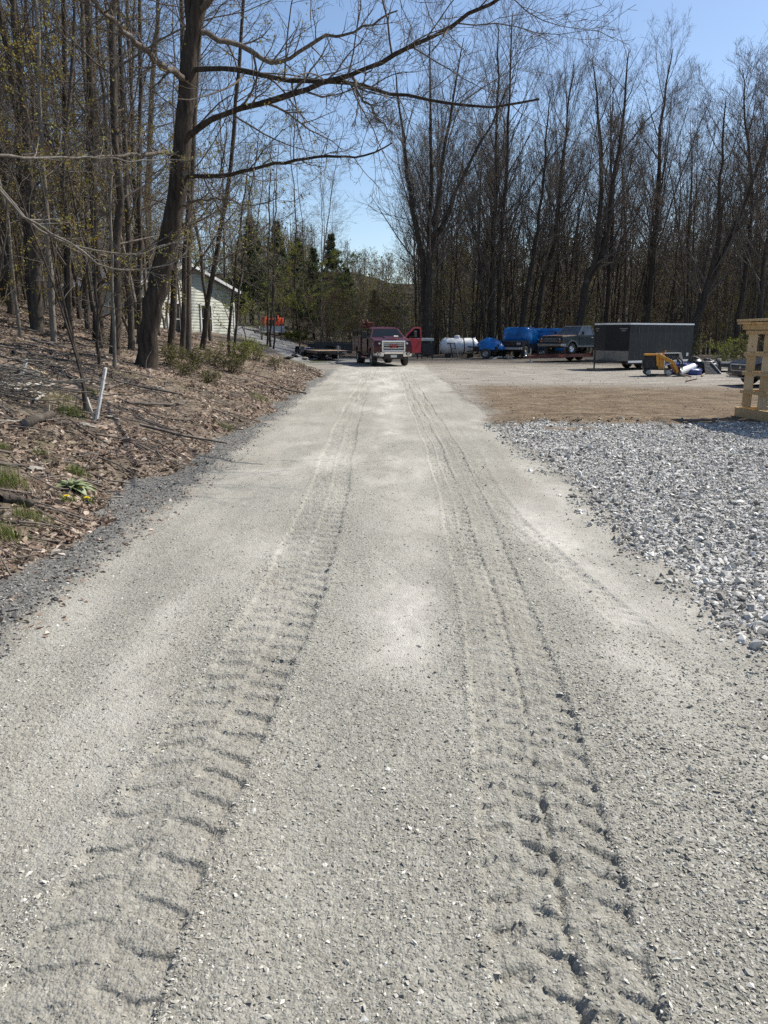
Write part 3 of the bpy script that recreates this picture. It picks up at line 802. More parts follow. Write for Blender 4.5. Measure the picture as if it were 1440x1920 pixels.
def hero_oak():
    r = np.random.default_rng(21)
    b = hit(268, 686); TAKEN.append((b[0], b[1], 1.2))
    D = b[1]
    root = thing('oak_tree', 'thick dark oak leaning over the road, the biggest trunk on the left bank', 'tree', b)
    pix = [(283, 600), (303, 510), (328, 380), (343, 255), (352, 130), (374, 0), (392, -160), (402, -420)]
    st = px_stem(b, pix, 36, 0, r, .018)
    sr = (1 + np.clip(r.normal(0, .04, 36), -.08, .1)) * np.interp(np.linspace(0, 1, 36), [0, .03, .08, .2, .5, .8, 1], [.31, .25, .222, .21, .175, .13, .05])
    st2 = px_stem(b, [(283, 600), (303, 510), (328, 380), (338, 300), (352, 215), (362, 100), (352, 0), (345, -150), (330, -330)], 20)
    sr2 = np.interp(np.linspace(0, 1, 20), [0, .2, .35, .5, .8, 1], [.14, .14, .125, .11, .08, .035])
    link('trunk', tube_mesh('trunk', [(st[None], sr[None], 16), (st2[None], sr2[None], 10)]), B_OAK, root)
    def limb(pts, r0, r1):
        P = np.array([wp(x, y, d) - b for x, y, d in pts])
        return line(P, 22, .017, r), np.linspace(r0, r1, 22) * (1 + np.clip(r.normal(0, .07, 22), -.13, .16))
    L = [limb([(345, 262, D), (372, 240, D - .2), (420, 213, D - .6), (500, 190, D - 1.3), (590, 161, D - 2.2), (660, 140, D - 3), (740, 104, D - 4), (830, 56, D - 5), (930, 2, D - 6), (1000, -50, D - 6.6)], .066, .020),
         limb([(357, 131, D), (430, 126, D - .5), (500, 142, D - 1.2), (560, 150, D - 1.8), (640, 153, D - 2.6), (690, 164, D - 3.2), (760, 180, D - 3.9), (905, 201, D - 5), (1010, 186, D - 5.6)], .058, .013),
         limb([(335, 332, D), (430, 326, D - .3), (560, 299, D - 1), (640, 292, D - 1.5), (690, 293, D - 2), (735, 268, D - 2.4)], .05, .012),
         limb([(660, 142, D - 3), (676, 180, D - 3.4), (705, 215, D - 3.8), (735, 250, D - 4.2)], .028, .009),
         limb([(374, 60, D), (450, 85, D + .6), (520, 118, D + 1), (600, 72, D + .6), (660, 62, D + .2), (745, 20, D - .6)], .06, .015),
         limb([(350, 150, D), (300, 120, D - 1), (235, 60, D - 2), (180, 10, D - 3), (120, -60, D - 4)], .07, .02),
         limb([(340, 285, D), (250, 290, D - 1.2), (150, 296, D - 2.6), (40, 290, D - 4)], .042, .01),
         limb([(372, 20, D), (440, -30, D - 1), (560, -70, D - 2.5), (690, -60, D - 4), (800, -20, D - 5.5)], .055, .014),
         limb([(330, 390, D), (400, 372, D - .8), (470, 385, D - 1.6), (520, 372, D - 2)], .03, .008),
         limb([(380, -60, D), (330, -140, D - 2), (260, -160, D - 4)], .07, .02),
         limb([(390, -140, D), (470, -200, D + 1), (560, -260, D + 2)], .08, .02)]
    for i, (P, Q) in enumerate(L[:3]):
        link('limb', tube_mesh('limb', [(P[None], Q[None], 9)]), B_OAK, root)
    P, Q = np.stack([a for a, _ in L]), np.stack([c for _, c in L])
    bat = [(P[3:], Q[3:], 7)]
    A, AQ = children(P, Q, r, n=17, t=(.12, .99), ang=(46, 13), ln=.25, lt=.3, rr=.45, rmax=.03, nseg=7, wob=.13, up=.03, tip=.25, rmin=.004)
    B, BQ = children(A, AQ, r, n=7, t=(.15, .98), ang=(42, 11), ln=.46, lt=.45, rr=.6, nseg=5, wob=.13, up=.03, tip=.35, rmin=.003)
    C, CQ = children(B, BQ, r, n=5, t=(.2, 1), ang=(40, 11), ln=.5, lt=.4, rr=.75, nseg=3, wob=.13, up=.02, tip=.5, minlen=.1, rmin=.0024)
    link('crown', tube_mesh('crown', bat + [(A, AQ, 5), (B, BQ, 4), (C, CQ, 3)]), B_TWIG, root)
    low = C[(C[:, 0, 0] < 4.2)]
    foliage('foliage', tips(low, r, 2600, .05), .024, r, F_BUD, root)
hero_oak()

def hero_pole(px, py, w, top, label, seed, buds=None, bark=B_GREY, mid=(), nb=18, name='bare_tree', low=.15, dd=0.0):
    """a trunk the photo shows by itself: base pixel, width there, pixels it passes on the way up"""
    r = np.random.default_rng(seed)
    b = hit(px, py); TAKEN.append((b[0], b[1], .7))
    root = thing(name, label, 'tree', b)
    pix = list(mid) + [top]
    (x1, y1), (x0, y0) = pix[-1], (pix[-2] if len(pix) > 1 else (px, py))
    if w <= 8:         # slight stems end in view
        pix.append((x1 + (x1 - x0) * .35, y1 - 60))
    elif y1 > -200:    # carry on upward beyond the frame
        k = (y1 + 330.0) / max(40.0, y0 - y1); pix.append((x1 + (x1 - x0) * min(k, 1.5) * .5, -330))
    P = px_stem(b, pix, 18, dd, r, .012 * b[1] / 14)
    r0 = w / 2 / FPX * b[1]
    Q = flare(18, r0 * .88, .02 if w > 8 else .006, .30, .75)
    sp = [dict(n=nb, t=(low, .96), ang=(60, 14), ln=.20, lt=.3, rr=.35, rmax=.045, nseg=7, wob=.12, up=.04, tip=.2, rmin=.005),
          dict(n=6, t=(.18, .97), ang=(43, 12), ln=.46, lt=.45, rr=.6, nseg=5, wob=.12, up=.03, tip=.35, rmin=.0038),
          dict(n=4, t=(.2, 1), ang=(40, 11), ln=.5, lt=.4, rr=.75, nseg=3, wob=.13, up=.02, tip=.5, minlen=.12, rmin=.003)]
    tree_parts(root, P[None], Q[None], r, sp, bark, B_TWIG, buds, 10)
    return root, b

hero_pole(70, 622, 23, (18, -60), 'straight grey-brown trunk high on the leafy bank, left of the slimmer pale one', 31, mid=[(62, 420), (45, 200)], bark=B_GREY)
hero_pole(99, 642, 12, (66, 0), 'slim pale grey trunk close beside the thicker brown trunk on the bank', 32, mid=[(92, 500), (78, 260)], bark=B_PALE)
hero_pole(127, 618, 15, (118, 0), 'dark trunk standing behind the twin-stemmed leaning sapling', 33, mid=[(125, 400)], bark=B_DARK)
hero_pole(184, 640, 20, (164, 0), 'tall thick dark trunk midway between the far-left trunks and the big oak', 34, mid=[(178, 420), (170, 200)], bark=B_DARK, buds=(F_RED, 300, .03))
hero_pole(184, 688, 7, (172, 260), 'wiry blackish stem rising near the upright white stake', 35, mid=[(178, 500)], bark=B_DARK, nb=12)
hero_pole(214, 690, 8, (205, 180), 'thin mottled grey stem just right of the wiry black one', 36, mid=[(210, 480)], bark=B_PALE, nb=13)
hero_pole(245, 655, 13, (222, 0), 'grey trunk with a broken pale scar left of the big oak', 37, mid=[(240, 450), (232, 220)])
hero_pole(258, 645, 11, (262, 0), 'grey trunk half hidden behind the big oak foot', 38, mid=[(262, 400)])
hero_pole(282, 610, 15, (296, 0), 'tall straight trunk seen through behind the oak, with bark lit on its right', 39, mid=[(278, 420), (284, 200)], bark=B_GREY)
hero_pole(320, 655, 14, (340, 100), 'dark trunk right behind the oak in front of the pale house wall', 40, mid=[(328, 480)], bark=B_DARK, buds=(F_BUD, 250, .03))
hero_pole(341, 672, 11, (362, 40), 'thin dark half of a pair in front of the house, right of the oak', 41, mid=[(347, 500)], bark=B_DARK)
hero_pole(350, 668, 17, (372, 40), 'stout grey half of a pair in front of the house, right of the oak', 42, mid=[(353, 480)], bark=B_GREY)
hero_pole(376, 655, 11, (440, 250), 'dark trunk leaning right across the house wall', 43, mid=[(392, 560), (402, 490)], bark=B_DARK)
hero_pole(424, 668, 7, (462, 330), 'skinny dark stem leaning right at the house corner, left of its twin', 44, mid=[(436, 560)], bark=B_DARK, nb=12, buds=(F_YELL, 250, .035))
hero_pole(434, 670, 6, (478, 300), 'skinny dark stem leaning right beside its twin, nearer the road', 45, mid=[(448, 560)], bark=B_DARK, nb=12, buds=(F_YELL, 300, .035))
hero_pole(501, 652, 5, (506, 300), 'wispy stem in front of the orange tractor, first of three', 46, bark=B_GREY, nb=14, buds=(F_YELL, 380, .04))
hero_pole(507, 651, 5, (520, 320), 'wispy stem in front of the orange tractor, between two others', 47, bark=B_DARK, nb=12, buds=(F_YELL, 320, .04))
hero_pole(513, 655, 4, (512, 350), 'wispy stem in front of the orange tractor, the nearest to the road', 48, bark=B_GREY, nb=12, buds=(F_YELL, 300, .04))
hero_pole(20, 590, 16, (-30, 0), 'grey trunk at the very edge of the picture above the brush pile', 49, mid=[(5, 300)], bark=B_GREY, buds=(F_RED, 300, .03))

def arching_sapling():
    r = np.random.default_rng(51)
    b = np.array([-6.4, 9.2, tz(-6.4, 9.2)])
    root = thing('sapling', 'pale arching sapling whose boughs sweep low in front of the left trunks', 'tree', b)
    def pl(pts): return line(np.array([wp(x, y, d) - b for x, y, d in pts]), 18, .012, r)
    st = line([(0, 0, -.2), (.15, .1, 1.0), (.5, .2, 1.9)] + [tuple(wp(-60, 290, 9.6) - b)], 18, .01, r)
    B0 = [pl([(-60, 290, 9.6), (0, 350, 9.8), (37, 398, 10), (70, 427, 10.1), (125, 454, 10.3), (187, 472, 10.5), (267, 473, 10.8), (317, 460, 11), (353, 448, 11.2), (430, 438, 11.5)]),
          pl([(-60, 290, 9.6), (30, 395, 9.9), (77, 428, 10), (140, 462, 10.2), (187, 495, 10.4), (233, 507, 10.6), (283, 505, 10.8), (320, 497, 10.9), (353, 470, 11.1), (372, 440, 11.2)]),
          pl([(-60, 290, 9.6), (0, 290, 9.9), (60, 296, 10.3), (150, 296, 10.9), (270, 300, 11.5), (350, 300, 12)])]
    P = np.stack([st] + B0); Q = np.stack([np.linspace(.045, .03, 18)] + [np.linspace(.021, .005, 18)] * 3)
    link('trunk', tube_mesh('trunk', [(P, Q, 7)]), B_PALE, root)
    A, AQ = children(P[1:], Q[1:], r, n=14, t=(.25, 1), ang=(42, 14), ln=.15, lt=.2, rr=.5, nseg=6, wob=.13, up=.03, tip=.3, rmin=.0028)
    C, CQ = children(A, AQ, r, n=4, t=(.2, 1), ang=(40, 12), ln=.5, lt=.4, rr=.7, nseg=4, wob=.13, up=.02, tip=.5, rmin=.002)
    link('crown', tube_mesh('crown', [(A, AQ, 4), (C, CQ, 3)]), B_TWIGP, root)
    foliage('foliage', tips(C, r, 700, .03), .016, r, F_BUD, root)
arching_sapling()

def twin_sapling():
    r = np.random.default_rng(52)
    b = hit(161, 772)
    root = thing('sapling', 'twin-stemmed dead sapling leaning left above the two crossed stakes', 'tree', b)
    s1 = px_stem(b, [(158, 735), (146, 680), (125, 610), (95, 520), (60, 430), (20, 320), (-30, 190)], 18, .15)
    s2 = px_stem(b, [(160, 735), (152, 690), (135, 630), (118, 560), (100, 470), (76, 330), (40, 160)], 18, .22)
    P, Q = np.stack([s1, s2]), np.stack([np.linspace(.022, .005, 18)] * 2)
    link('trunk', tube_mesh('trunk', [(P, Q, 6)]), B_DARK, root)
    A, AQ = children(P, Q, r, n=11, t=(.3, 1), ang=(40, 14), ln=.17, lt=.3, rr=.5, nseg=6, wob=.12, up=.03, tip=.3, rmin=.003)
    link('crown', tube_mesh('crown', [(A, AQ, 4)]), B_TWIG, root)
twin_sapling()

# --- single trees that stand out on the far side
def hero_vase(label, seed, stems, H, w, px, py, buds=None, dens=1.0, name='bare_tree', d=None, bark=B_DARK):
    """stems: lists of photo points the stems pass, all from one foot"""
    r = np.random.default_rng(seed)
    b = hit(px, py) if d is None else np.array([ray(px, py)[0] / ray(px, py)[1] * d, d, 0.0])
    if d is not None: b[2] = tz(b[0], b[1])
    TAKEN.append((b[0], b[1], 1.6))
    root = thing(name, label, 'tree', b)
    st = np.stack([px_stem(b, s, 18, r.uniform(-.08, .08), r, .06) for s in stems])
    r0 = .82 * w / 2 / FPX * b[1] / max(1, len(stems)) ** .5
    Q = np.stack([flare(18, r0 * r.uniform(.85, 1.1), .02, .3, .85) for _ in stems])
    sp = [dict(n=int(26 / len(stems) ** .6), t=(.24, .97), ang=(35, 9), ln=.38, lt=.6, rr=.45, nseg=8, wob=.08, up=.06, tip=.15),
          dict(n=int(7 * dens), t=(.15, .97), ang=(30, 9), ln=.54, lt=.5, rr=.55, nseg=6, wob=.09, up=.045, tip=.25, rmin=.006),
          dict(n=int(5 * dens), t=(.15, .98), ang=(28, 9), ln=.54, lt=.45, rr=.6, nseg=4, wob=.09, up=.045, tip=.4, rmin=.005),
          dict(n=2.4 * dens, t=(.2, 1), ang=(30, 10), ln=.6, lt=.4, rr=.7, nseg=3, wob=.10, up=.04, tip=.5, minlen=.3, rmin=.0042)]
    tree_parts(root, st, Q, r, sp, bark, B_TWIG, buds, 9)

hero_vase('great spreading tree with several stems from one foot, right behind the red truck', 61,
          [[(797, 560), (790, 480), (775, 400), (755, 250), (738, 120)], [(803, 560), (806, 450), (808, 250), (805, 60)], [(805, 560), (808, 470), (838, 400), (880, 310), (930, 210), (965, 140)], [(800, 560), (812, 460), (828, 330), (848, 190), (870, 70)]],
          24, 34, 802, 652, d=57, dens=1.15)
hero_vase('straight tall trunk above the small blue-tarped cart, left of a close pair', 62, [[(926, 470), (930, 300), (934, 40)]], 24, 15, 926, 640, d=60)
hero_vase('straight tall trunk above the small blue-tarped cart, right half of a close pair', 63, [[(938, 470), (950, 300), (962, 20)]], 24, 14, 936, 640, d=60.8)
hero_vase('thin trunk bending left between the white tank and the blue tarps', 64, [[(905, 560), (897, 470), (880, 390), (862, 300)]], 15, 9, 911, 640, d=59)
hero_vase('leaning trunk above the big blue tarp', 65, [[(985, 560), (1001, 470), (1016, 350), (1032, 180)]], 22, 13, 975, 640, d=60)
hero_vase('leaning trunk above the old pickup hood', 66, [[(1012, 560), (1040, 440), (1056, 300), (1075, 120)]], 22, 13, 1003, 640, d=61)
hero_vase('big dark trunk leaning right behind the old pickup cab', 67, [[(1098, 540), (1130, 470), (1150, 350), (1168, 230), (1180, 90)], [(1098, 540), (1120, 470), (1128, 340), (1122, 210), (1110, 110)]], 21, 24, 1078, 640, d=57, dens=1.15)
hero_vase('upright trunk behind the dark box trailer, over its nose', 68, [[(1140, 540), (1148, 420), (1145, 280), (1150, 160)]], 20, 12, 1132, 640, d=62)
hero_vase('upright trunk behind the middle of the dark box trailer', 69, [[(1222, 500), (1235, 360), (1240, 220), (1262, 90)]], 21, 15, 1213, 640, d=58)
hero_vase('big trunk leaning hard right behind the rear end of the box trailer', 70, [[(1325, 545), (1358, 470), (1390, 400), (1425, 300), (1470, 170)], [(1325, 545), (1345, 460), (1352, 330), (1362, 180)]], 20, 24, 1282, 640, d=52, dens=1.15)
hero_vase('slim trunk between the box trailer and the wooden rack', 71, [[(1398, 500), (1412, 380), (1400, 250), (1392, 130)]], 19, 13, 1378, 640, d=54)
hero_vase('dark trunk rising over the top of the wooden rack', 72, [[(1432, 500), (1450, 380), (1462, 260), (1450, 140)]], 19, 15, 1420, 640, d=50)

# --- kinds that are copied
rr_ = np.random.default_rng(77)
VASE = [vase_tree('bare_tree', 'x', 22, np.random.default_rng(100 + i), ns, bd, bk, .15 if ns == 1 else .12, .13 + .02 * i, (0, -300 - 9 * i, 0)) for i, (ns, bd, bk) in enumerate([(1, None, B_DARK), (2, None, B_DARK), (1, (F_RED, 2600, .05), B_GREY), (3, None, B_GREY), (1, (F_UNDER, 2200, .055), B_DARK)])]
POLE = [pole_tree('bare_tree', 'x', 19, np.random.default_rng(120 + i), bd, bk, r0, (0, -360 - 9 * i, 0), None, lw, nb) for i, (bd, bk, r0, lw, nb) in enumerate([((F_BUD, 1300, .03), B_GREY, .085, .10, 30), ((F_BUD, 1500, .03), B_DARK, .10, .10, 28), ((F_RED, 1000, .03), B_DARK, .058, .08, 26), ((F_RED, 1400, .032), B_GREY, .07, .12, 28), ((F_BUD, 900, .028), B_PALE, .05, .08, 24), (None, B_DARK, .12, .2, 26)])]
SAP = [sapling('sapling', 'x', h, np.random.default_rng(140 + i), bd, (0, -420 - 6 * i, 0), None, ns, bk) for i, (h, bd, ns, bk) in enumerate([(4.5, (F_UNDER, 1500, .035), 3, B_TWIG), (3.2, (F_YELL, 1000, .032), 4, B_TWIG), (6.5, (F_UNDER, 1700, .036), 2, B_PALE), (5.0, (F_RED, 1500, .038), 3, B_TWIG), (7.5, (F_YELL, 2600, .036), 1, B_GREY), (7.0, (F_BUD, 2200, .030), 2, B_GREY), (9.0, (F_BUD, 2200, .032), 1, B_TWIG)])]
CON = [conifer('conifer', 'x', 13, np.random.default_rng(160 + i), (0, -470 - 9 * i, 0)) for i in range(2)]
PROTOS = VASE + POLE + SAP + CON

def put(root, x, y, s, label, group, tilt=.02):
    return dup(root, (x, y, tz(x, y) - .03), rr_.uniform(0, 6.28), (s * rr_.uniform(.9, 1.1), s * rr_.uniform(.9, 1.1), s), label, group, (rr_.normal(0, tilt), rr_.normal(0, tilt * 1.3)))

def fill(n, protos, x0, x1, y0, y1, ok, gap, smin, smax, label, group, tries=6000):
    c = 0
    for _ in range(tries):
        if c >= n: break
        x, y = rr_.uniform(x0, x1), rr_.uniform(y0, y1)
        if ok(x, y) and free(x, y, gap):
            put(protos[rr_.integers(len(protos))], x, y, rr_.uniform(smin, smax), label, group, .045); c += 1
    return c

HOUSE = (-12.6, 52.0)
def in_left(x, y):
    u = float(leaf_edge(np.array(min(y, 36.0)))) - x
    if u < (3.2 if y < 36 else 6.0): return False
    if abs(x) > .60 * y + 6: return False
    if -26 < x < -6.5 and 41 < y < 64: return False          # house and yard
    if abs(x - np.interp(y, [42, 48, 54, 62, 72, 90], [-1, -3.2, -6, -10, -15.5, -30])) < 4.5 and y > 40: return False
    if y > 24 and -0.285 < x / y < -0.135: return rr_.uniform() < .12   # gap through which the house shows
    return True
fill(135, POLE[:5], -30, -5.6, 17.0, 46, in_left, .55, .60, 1.05, 'slender bare tree in the crowded wood on the left bank', GL)
def in_back(x, y):
    if abs(x) > .56 * y + 3 or abs(x - np.interp(y, [42, 48, 54, 62, 72, 90], [-1, -3.2, -6, -10, -15.5, -30])) < 4.5: return False
    return not (-26 < x < -6.5 and 41 < y < 64) and x / y < -.055
fill(44, POLE + VASE[:1], -46, -4, 60, 100, in_back, 1.7, .75, 1.05, 'bare tree in the wood beyond the pale house', GB)
def in_right(x, y):
    bk = 59.5 - .30 * max(0, min(60, x - 14))
    if y < bk or x > .60 * y + 9: return False
    if -.045 < x / y < .040: return False                     # the gap over the truck
    return True
fill(92, VASE + POLE[:1], -1, 56, 44, 84, in_right, 2.1, .72, 1.0, 'bare brushy-topped tree in the wood behind the parked trailers', GR)
fill(44, POLE, 2, 56, 46, 84, in_right, 1.2, .45, .85, 'thin bare pole tree in the wood behind the parked trailers', "thin pole trees behind the parked trailers")
def in_gap(x, y): return -.075 < x / y < .045
fill(9, POLE[:3] + VASE[2:3] + VASE[4:], -7, 4, 74, 104, in_gap, 1.8, .20, .32, 'low bare tree in the gap behind the red truck', "low trees behind the red truck")
def in_brush(x, y):
    bk = 58.5 - .30 * max(0, min(60, x - 14))
    return bk < y < bk + 22 and abs(x) < .56 * y + 3 and not (x < -1.5 and abs(x - np.interp(y, [42, 48, 54, 62, 72, 90], [-1, -3.2, -6, -10, -15.5, -30])) < 4)
fill(110, SAP[:1] + SAP[2:4] + SAP[2:4] + SAP, -12, 46, 44, 84, in_brush, .9, .55, 1.15, 'brushy sapling under the trees behind the parked vehicles', GS)
fill(34, SAP[5:], -24, -5.2, 15, 46, lambda x, y: float(leaf_edge(np.array(min(y, 36.0)))) - x > 2.6 and abs(x) < .56 * y + 2 and not (-26 < x < -8 and 43 < y < 64) and not (-.275 < x / y < -.125 and y > 19), .7, .6, 1.1, 'leggy young tree with yellowish buds between the left trunks', "budding young trees between the left trunks")
fill(26, SAP, -40, -4, 24, 80, lambda x, y: in_back(x, y) and (y > 62 or in_left(x, y)), .9, .5, .95, 'brushy sapling under the trees of the left wood', "saplings of the left wood")
# evergreens behind the flatbed trailer
for i, (px, d, s, lb) in enumerate([(622, 84, .80, 'tall dark evergreen behind the flatbed trailer, pointed top against the sky'), (560, 80, .70, 'dark evergreen left of the tallest one behind the flatbed trailer'), (588, 72, .62, 'small bushy evergreen low behind the flatbed trailer ramps'),
                                  (655, 92, .62, 'dark evergreen behind the red truck service body'), (520, 86, .8, 'dark evergreen behind the orange tractor'), (700, 110, .55, 'distant evergreen above the red truck windshield'),
                                  (474, 76, .75, 'dark evergreen close by the corner of the house')]):
    x = ray(px, 600)[0] / ray(px, 600)[1] * d
    put(CON[i % 2], x, d, s, lb, None, .01); TAKEN.append((x, d, 1.5))
for i, (px, d, s, k, lb) in enumerate([(560, 60, 1.15, 4, 'yellow-green leafing young tree over the flatbed trailer'), (600, 66, 1.2, 4, 'yellow-green leafing young tree by the dark evergreens'), (525, 62, 1.1, 4, 'yellow-green leafing young tree behind the orange tractor'),
                                      (490, 58, .95, 1, 'low yellow-green bush between the house and the tractor'), (640, 68, .9, 1, 'low yellow-green bush behind the flatbed trailer'), (465, 47, .9, 4, 'leafing young tree at the house corner')]):
    x = ray(px, 600)[0] / ray(px, 600)[1] * d
    put(SAP[k], x, d, s, lb, None, .02)
for p in PROTOS:
    for c in list(p.children): bpy.data.objects.remove(c)
    bpy.data.objects.remove(p)
KIDS.clear()

def far_wood():
    """the wooded hill beyond, too far to tell tree from tree"""
    r = np.random.default_rng(200)
    kinds = []
    for i in range(5):
        P = stem_line(17, r, .02, .06, 5)[None]; Q = flare(5, .16, .04, .2)[None]
        A, AQ = children(P, Q, r, n=np.array([17]), t=(.2, .97), ang=(42, 9), ln=.36, lt=.5, rr=.6, nseg=3, wob=.1, up=.1, tip=.3)
        B, BQ = children(A, AQ, r, n=6, t=(.15, 1), ang=(38, 10), ln=.5, lt=.4, rr=.7, nseg=1, wob=.1, up=.06, tip=.5, minlen=.8, rmin=.03)
        kinds.append((tube_arrays([(P, Q, 4), (A, AQ, 3), (B, BQ, 3)]), B))
    Vs, Fs, off, LP = [], [], 0, []
    n = 0
    while n < 1300:
        y = 88 + 190 * r.uniform() ** 1.3; x = r.uniform(-.66, .66) * y
        if (y < 105 and x / y < .05) or (x < -.05 * y and r.uniform() < .45): continue
        (V, F), B = kinds[r.integers(5)]
        a, s = r.uniform(0, 6.28), r.uniform(.5, .95) * (.62 if -.08 < x / y < .05 else 1); ca, sa = math.cos(a), math.sin(a)
        z = float(terrain(np.array([x]), np.array([y]), False)[0])
        M = np.array([[ca * s, sa * s, 0], [-sa * s, ca * s, 0], [0, 0, s]])
        Vs.append(V @ M + np.array([x, y, z])); Fs.append(F + off); off += len(V); n += 1
        LP.append(tips(B, r, 26 if r.uniform() < .6 else 90, .5) @ M + np.array([x, y, z]))
    tag(link('far_wood', mesh_np('far_wood', np.concatenate(Vs), np.concatenate(Fs)), B_TWIG), kind='stuff')
    L = np.concatenate(LP)
    me = leaf_cards('far_wood_leaves', L, r.uniform(.08, .24, len(L)), np.clip(r.beta(2, 2, len(L)), 0, 1), r, F_UNDER, None, 0, .7, .3)
    tag(link('far_wood_leaves', me, F_UNDER), kind='stuff')
far_wood()
# ------------------------------------------------------------------ house on the left
def siding_mat():
    m, nt, nn, ln, p = nodes_of("lap_siding")
    tc = nn.new('ShaderNodeTexCoord').outputs['Object']
    z = N(nt, 'ShaderNodeSeparateXYZ', ins={0: tc}).outputs[2]
    f = mth(nt, 'FRACT', mth(nt, 'MULTIPLY', z, 1 / .19))
    c = ramp(nt, noise(nt, tc, 1.2, 5), [(.3, (.36, .37, .305)), (.7, (.43, .44, .37))])
    ln.new(c, p.inputs['Base Color']); p.inputs['Roughness'].default_value = .55
    b = N(nt, 'ShaderNodeBump', ins={'Strength': 1.0, 'Distance': .05, 'Height': mth(nt, 'SUBTRACT', 1.0, f)})
    ln.new(b.outputs[0], p.inputs['Normal'])
    return m
M_SIDE = siding_mat()
M_TRIM = mat("white_trim", (.74, .74, .72), .5, var=.05)
M_ROOF = mat("grey_shingles", (.14, .155, .185), .9, var=.3, scale=9, bump=.5)
M_GLASS = mat("dark_glass", (.018, .022, .026), .08, var=.2, spec=.6)
M_PORCH = mat("grey_decking", (.20, .20, .205), .8, bump=.4)

def lap_wall(mb, pts, y, dz=.19):
    """clapboards: each course leans out at its foot. pts: outline as (x0(z), x1(z)) lookups"""
    z0, z1, lo, hi = pts
    z = z0
    while z < z1 - .01:
        t = min(dz, z1 - z)
        a0, b0, a1, b1 = lo(z), hi(z), lo(z + t), hi(z + t)
        mb.hexa([(a0, y - .022, z), (b0, y - .022, z), (b0, y + .06, z), (a0, y + .06, z), (a1, y - .004, z + t), (b1, y - .004, z + t), (b1, y + .06, z + t), (a1, y + .06, z + t)])
        z += t

def build_house():
    gx, gy = -12.65, 51.0                       # middle of the gable wall facing the road
    zb = tz(-11.5, 52) - .25
    h = thing('house', 'pale sided house with a shingled gable roof half hidden behind the left trees', 'house', (gx, gy, zb), R_(58))
    W, E, A, LEN = 4.2, 3.05, 4.45, 7.5        # half width, eaves, apex, length
    k = W / (A - E)
    lo = lambda z: -W if z < E else -W + (z - E) * k
    mb = MB(); lap_wall(mb, (0, A - .03, lo, lambda z: -lo(z)), 0)
    mb.box(-W, W, .06, LEN, 0, E)               # the volume behind
    mb.add([(-W, .06, E), (W, .06, E), (0, .06, A), (-W, LEN, E), (W, LEN, E), (0, LEN, A)], [(0, 1, 2), (5, 4, 3), (0, 2, 5, 3), (2, 1, 4, 5)])
    mb.build('wall', M_SIDE, h)
    r = MB()
    for s in (-1, 1):
        r.hexa([(s * (W + .4), -.35, E - .14), (0, -.35, A + .0), (0, LEN + .2, A + .0), (s * (W + .4), LEN + .2, E - .14), (s * (W + .4), -.35, E - .0), (0, -.35, A + .14), (0, LEN + .2, A + .14), (s * (W + .4), LEN + .2, E)])
    r.build('roof', M_ROOF, h)
    f = MB()
    for s in (-1, 1): f.bar((s * (W + .40), -.38, E - .10), (s * .02, -.38, A + .05), .05, .18)
    f.box(W - .02, W + .08, -.05, .12, 0, E - .12); f.box(-W - .08, -W + .02, -.05, .12, 0, E - .12)
    f.build('fascia', M_TRIM, h)
    def win(x0, x1, z0, z1, name):
        fr = MB()
        for a in ((x0 - .1, x1 + .1, z1, z1 + .12), (x0 - .1, x1 + .1, z0 - .1, z0), (x0 - .1, x0, z0, z1), (x1, x1 + .1, z0, z1), (x0, x1, (z0 + z1) / 2 - .025, (z0 + z1) / 2 + .025)):
            fr.box(a[0], a[1], -.075, -.02, a[2], a[3])
        w = fr.build(name, M_TRIM, h)
        MB().box(x0, x1, -.045, -.036, z0, z1).build('pane', M_GLASS, w)
    win(-1.75, -.85, .15, 2.05, 'door_frame')
    win(1.1, 2.0, .35, 2.0, 'window')
    for y0 in (1.4, 4.9):
        fr = MB()
        for a in ((y0 - .1, y0 + 1.1, 2.2, 2.3), (y0 - .1, y0 + 1.1, .9, 1.0), (y0 - .1, y0, 1.0, 2.2), (y0 + 1, y0 + 1.1, 1.0, 2.2)): fr.box(-W - .06, -W - .005, a[0], a[1], a[2], a[3])
        w = fr.build('window', M_TRIM, h); MB().box(-W - .03, -W - .018, y0, y0 + 1, 1.0, 2.2).build('pane', M_GLASS, w)
    # blue tarp heap by the corner
    b = np.array([-11.1, 47.6, 0]); b[2] = tz(b[0], b[1])
    t = MB()
    t.add([(-.35, -.2, 0), (.35, -.2, 0), (.38, .2, 0), (-.35, .2, 0), (-.2, -.1, .32), (.15, -.12, .4), (.22, .1, .26), (-.18, .12, .35)], [(0, 1, 5, 4), (1, 2, 6, 5), (2, 3, 7, 6), (3, 0, 4, 7), (4, 5, 6, 7)])
    tag(t.build('tarp', mat("blue_tarp_small", (.02, .10, .42), .4, bump=.5, bscale=9), None, .05), 'small blue tarp bundle on the ground beside the house', 'tarp').location = b
build_house()
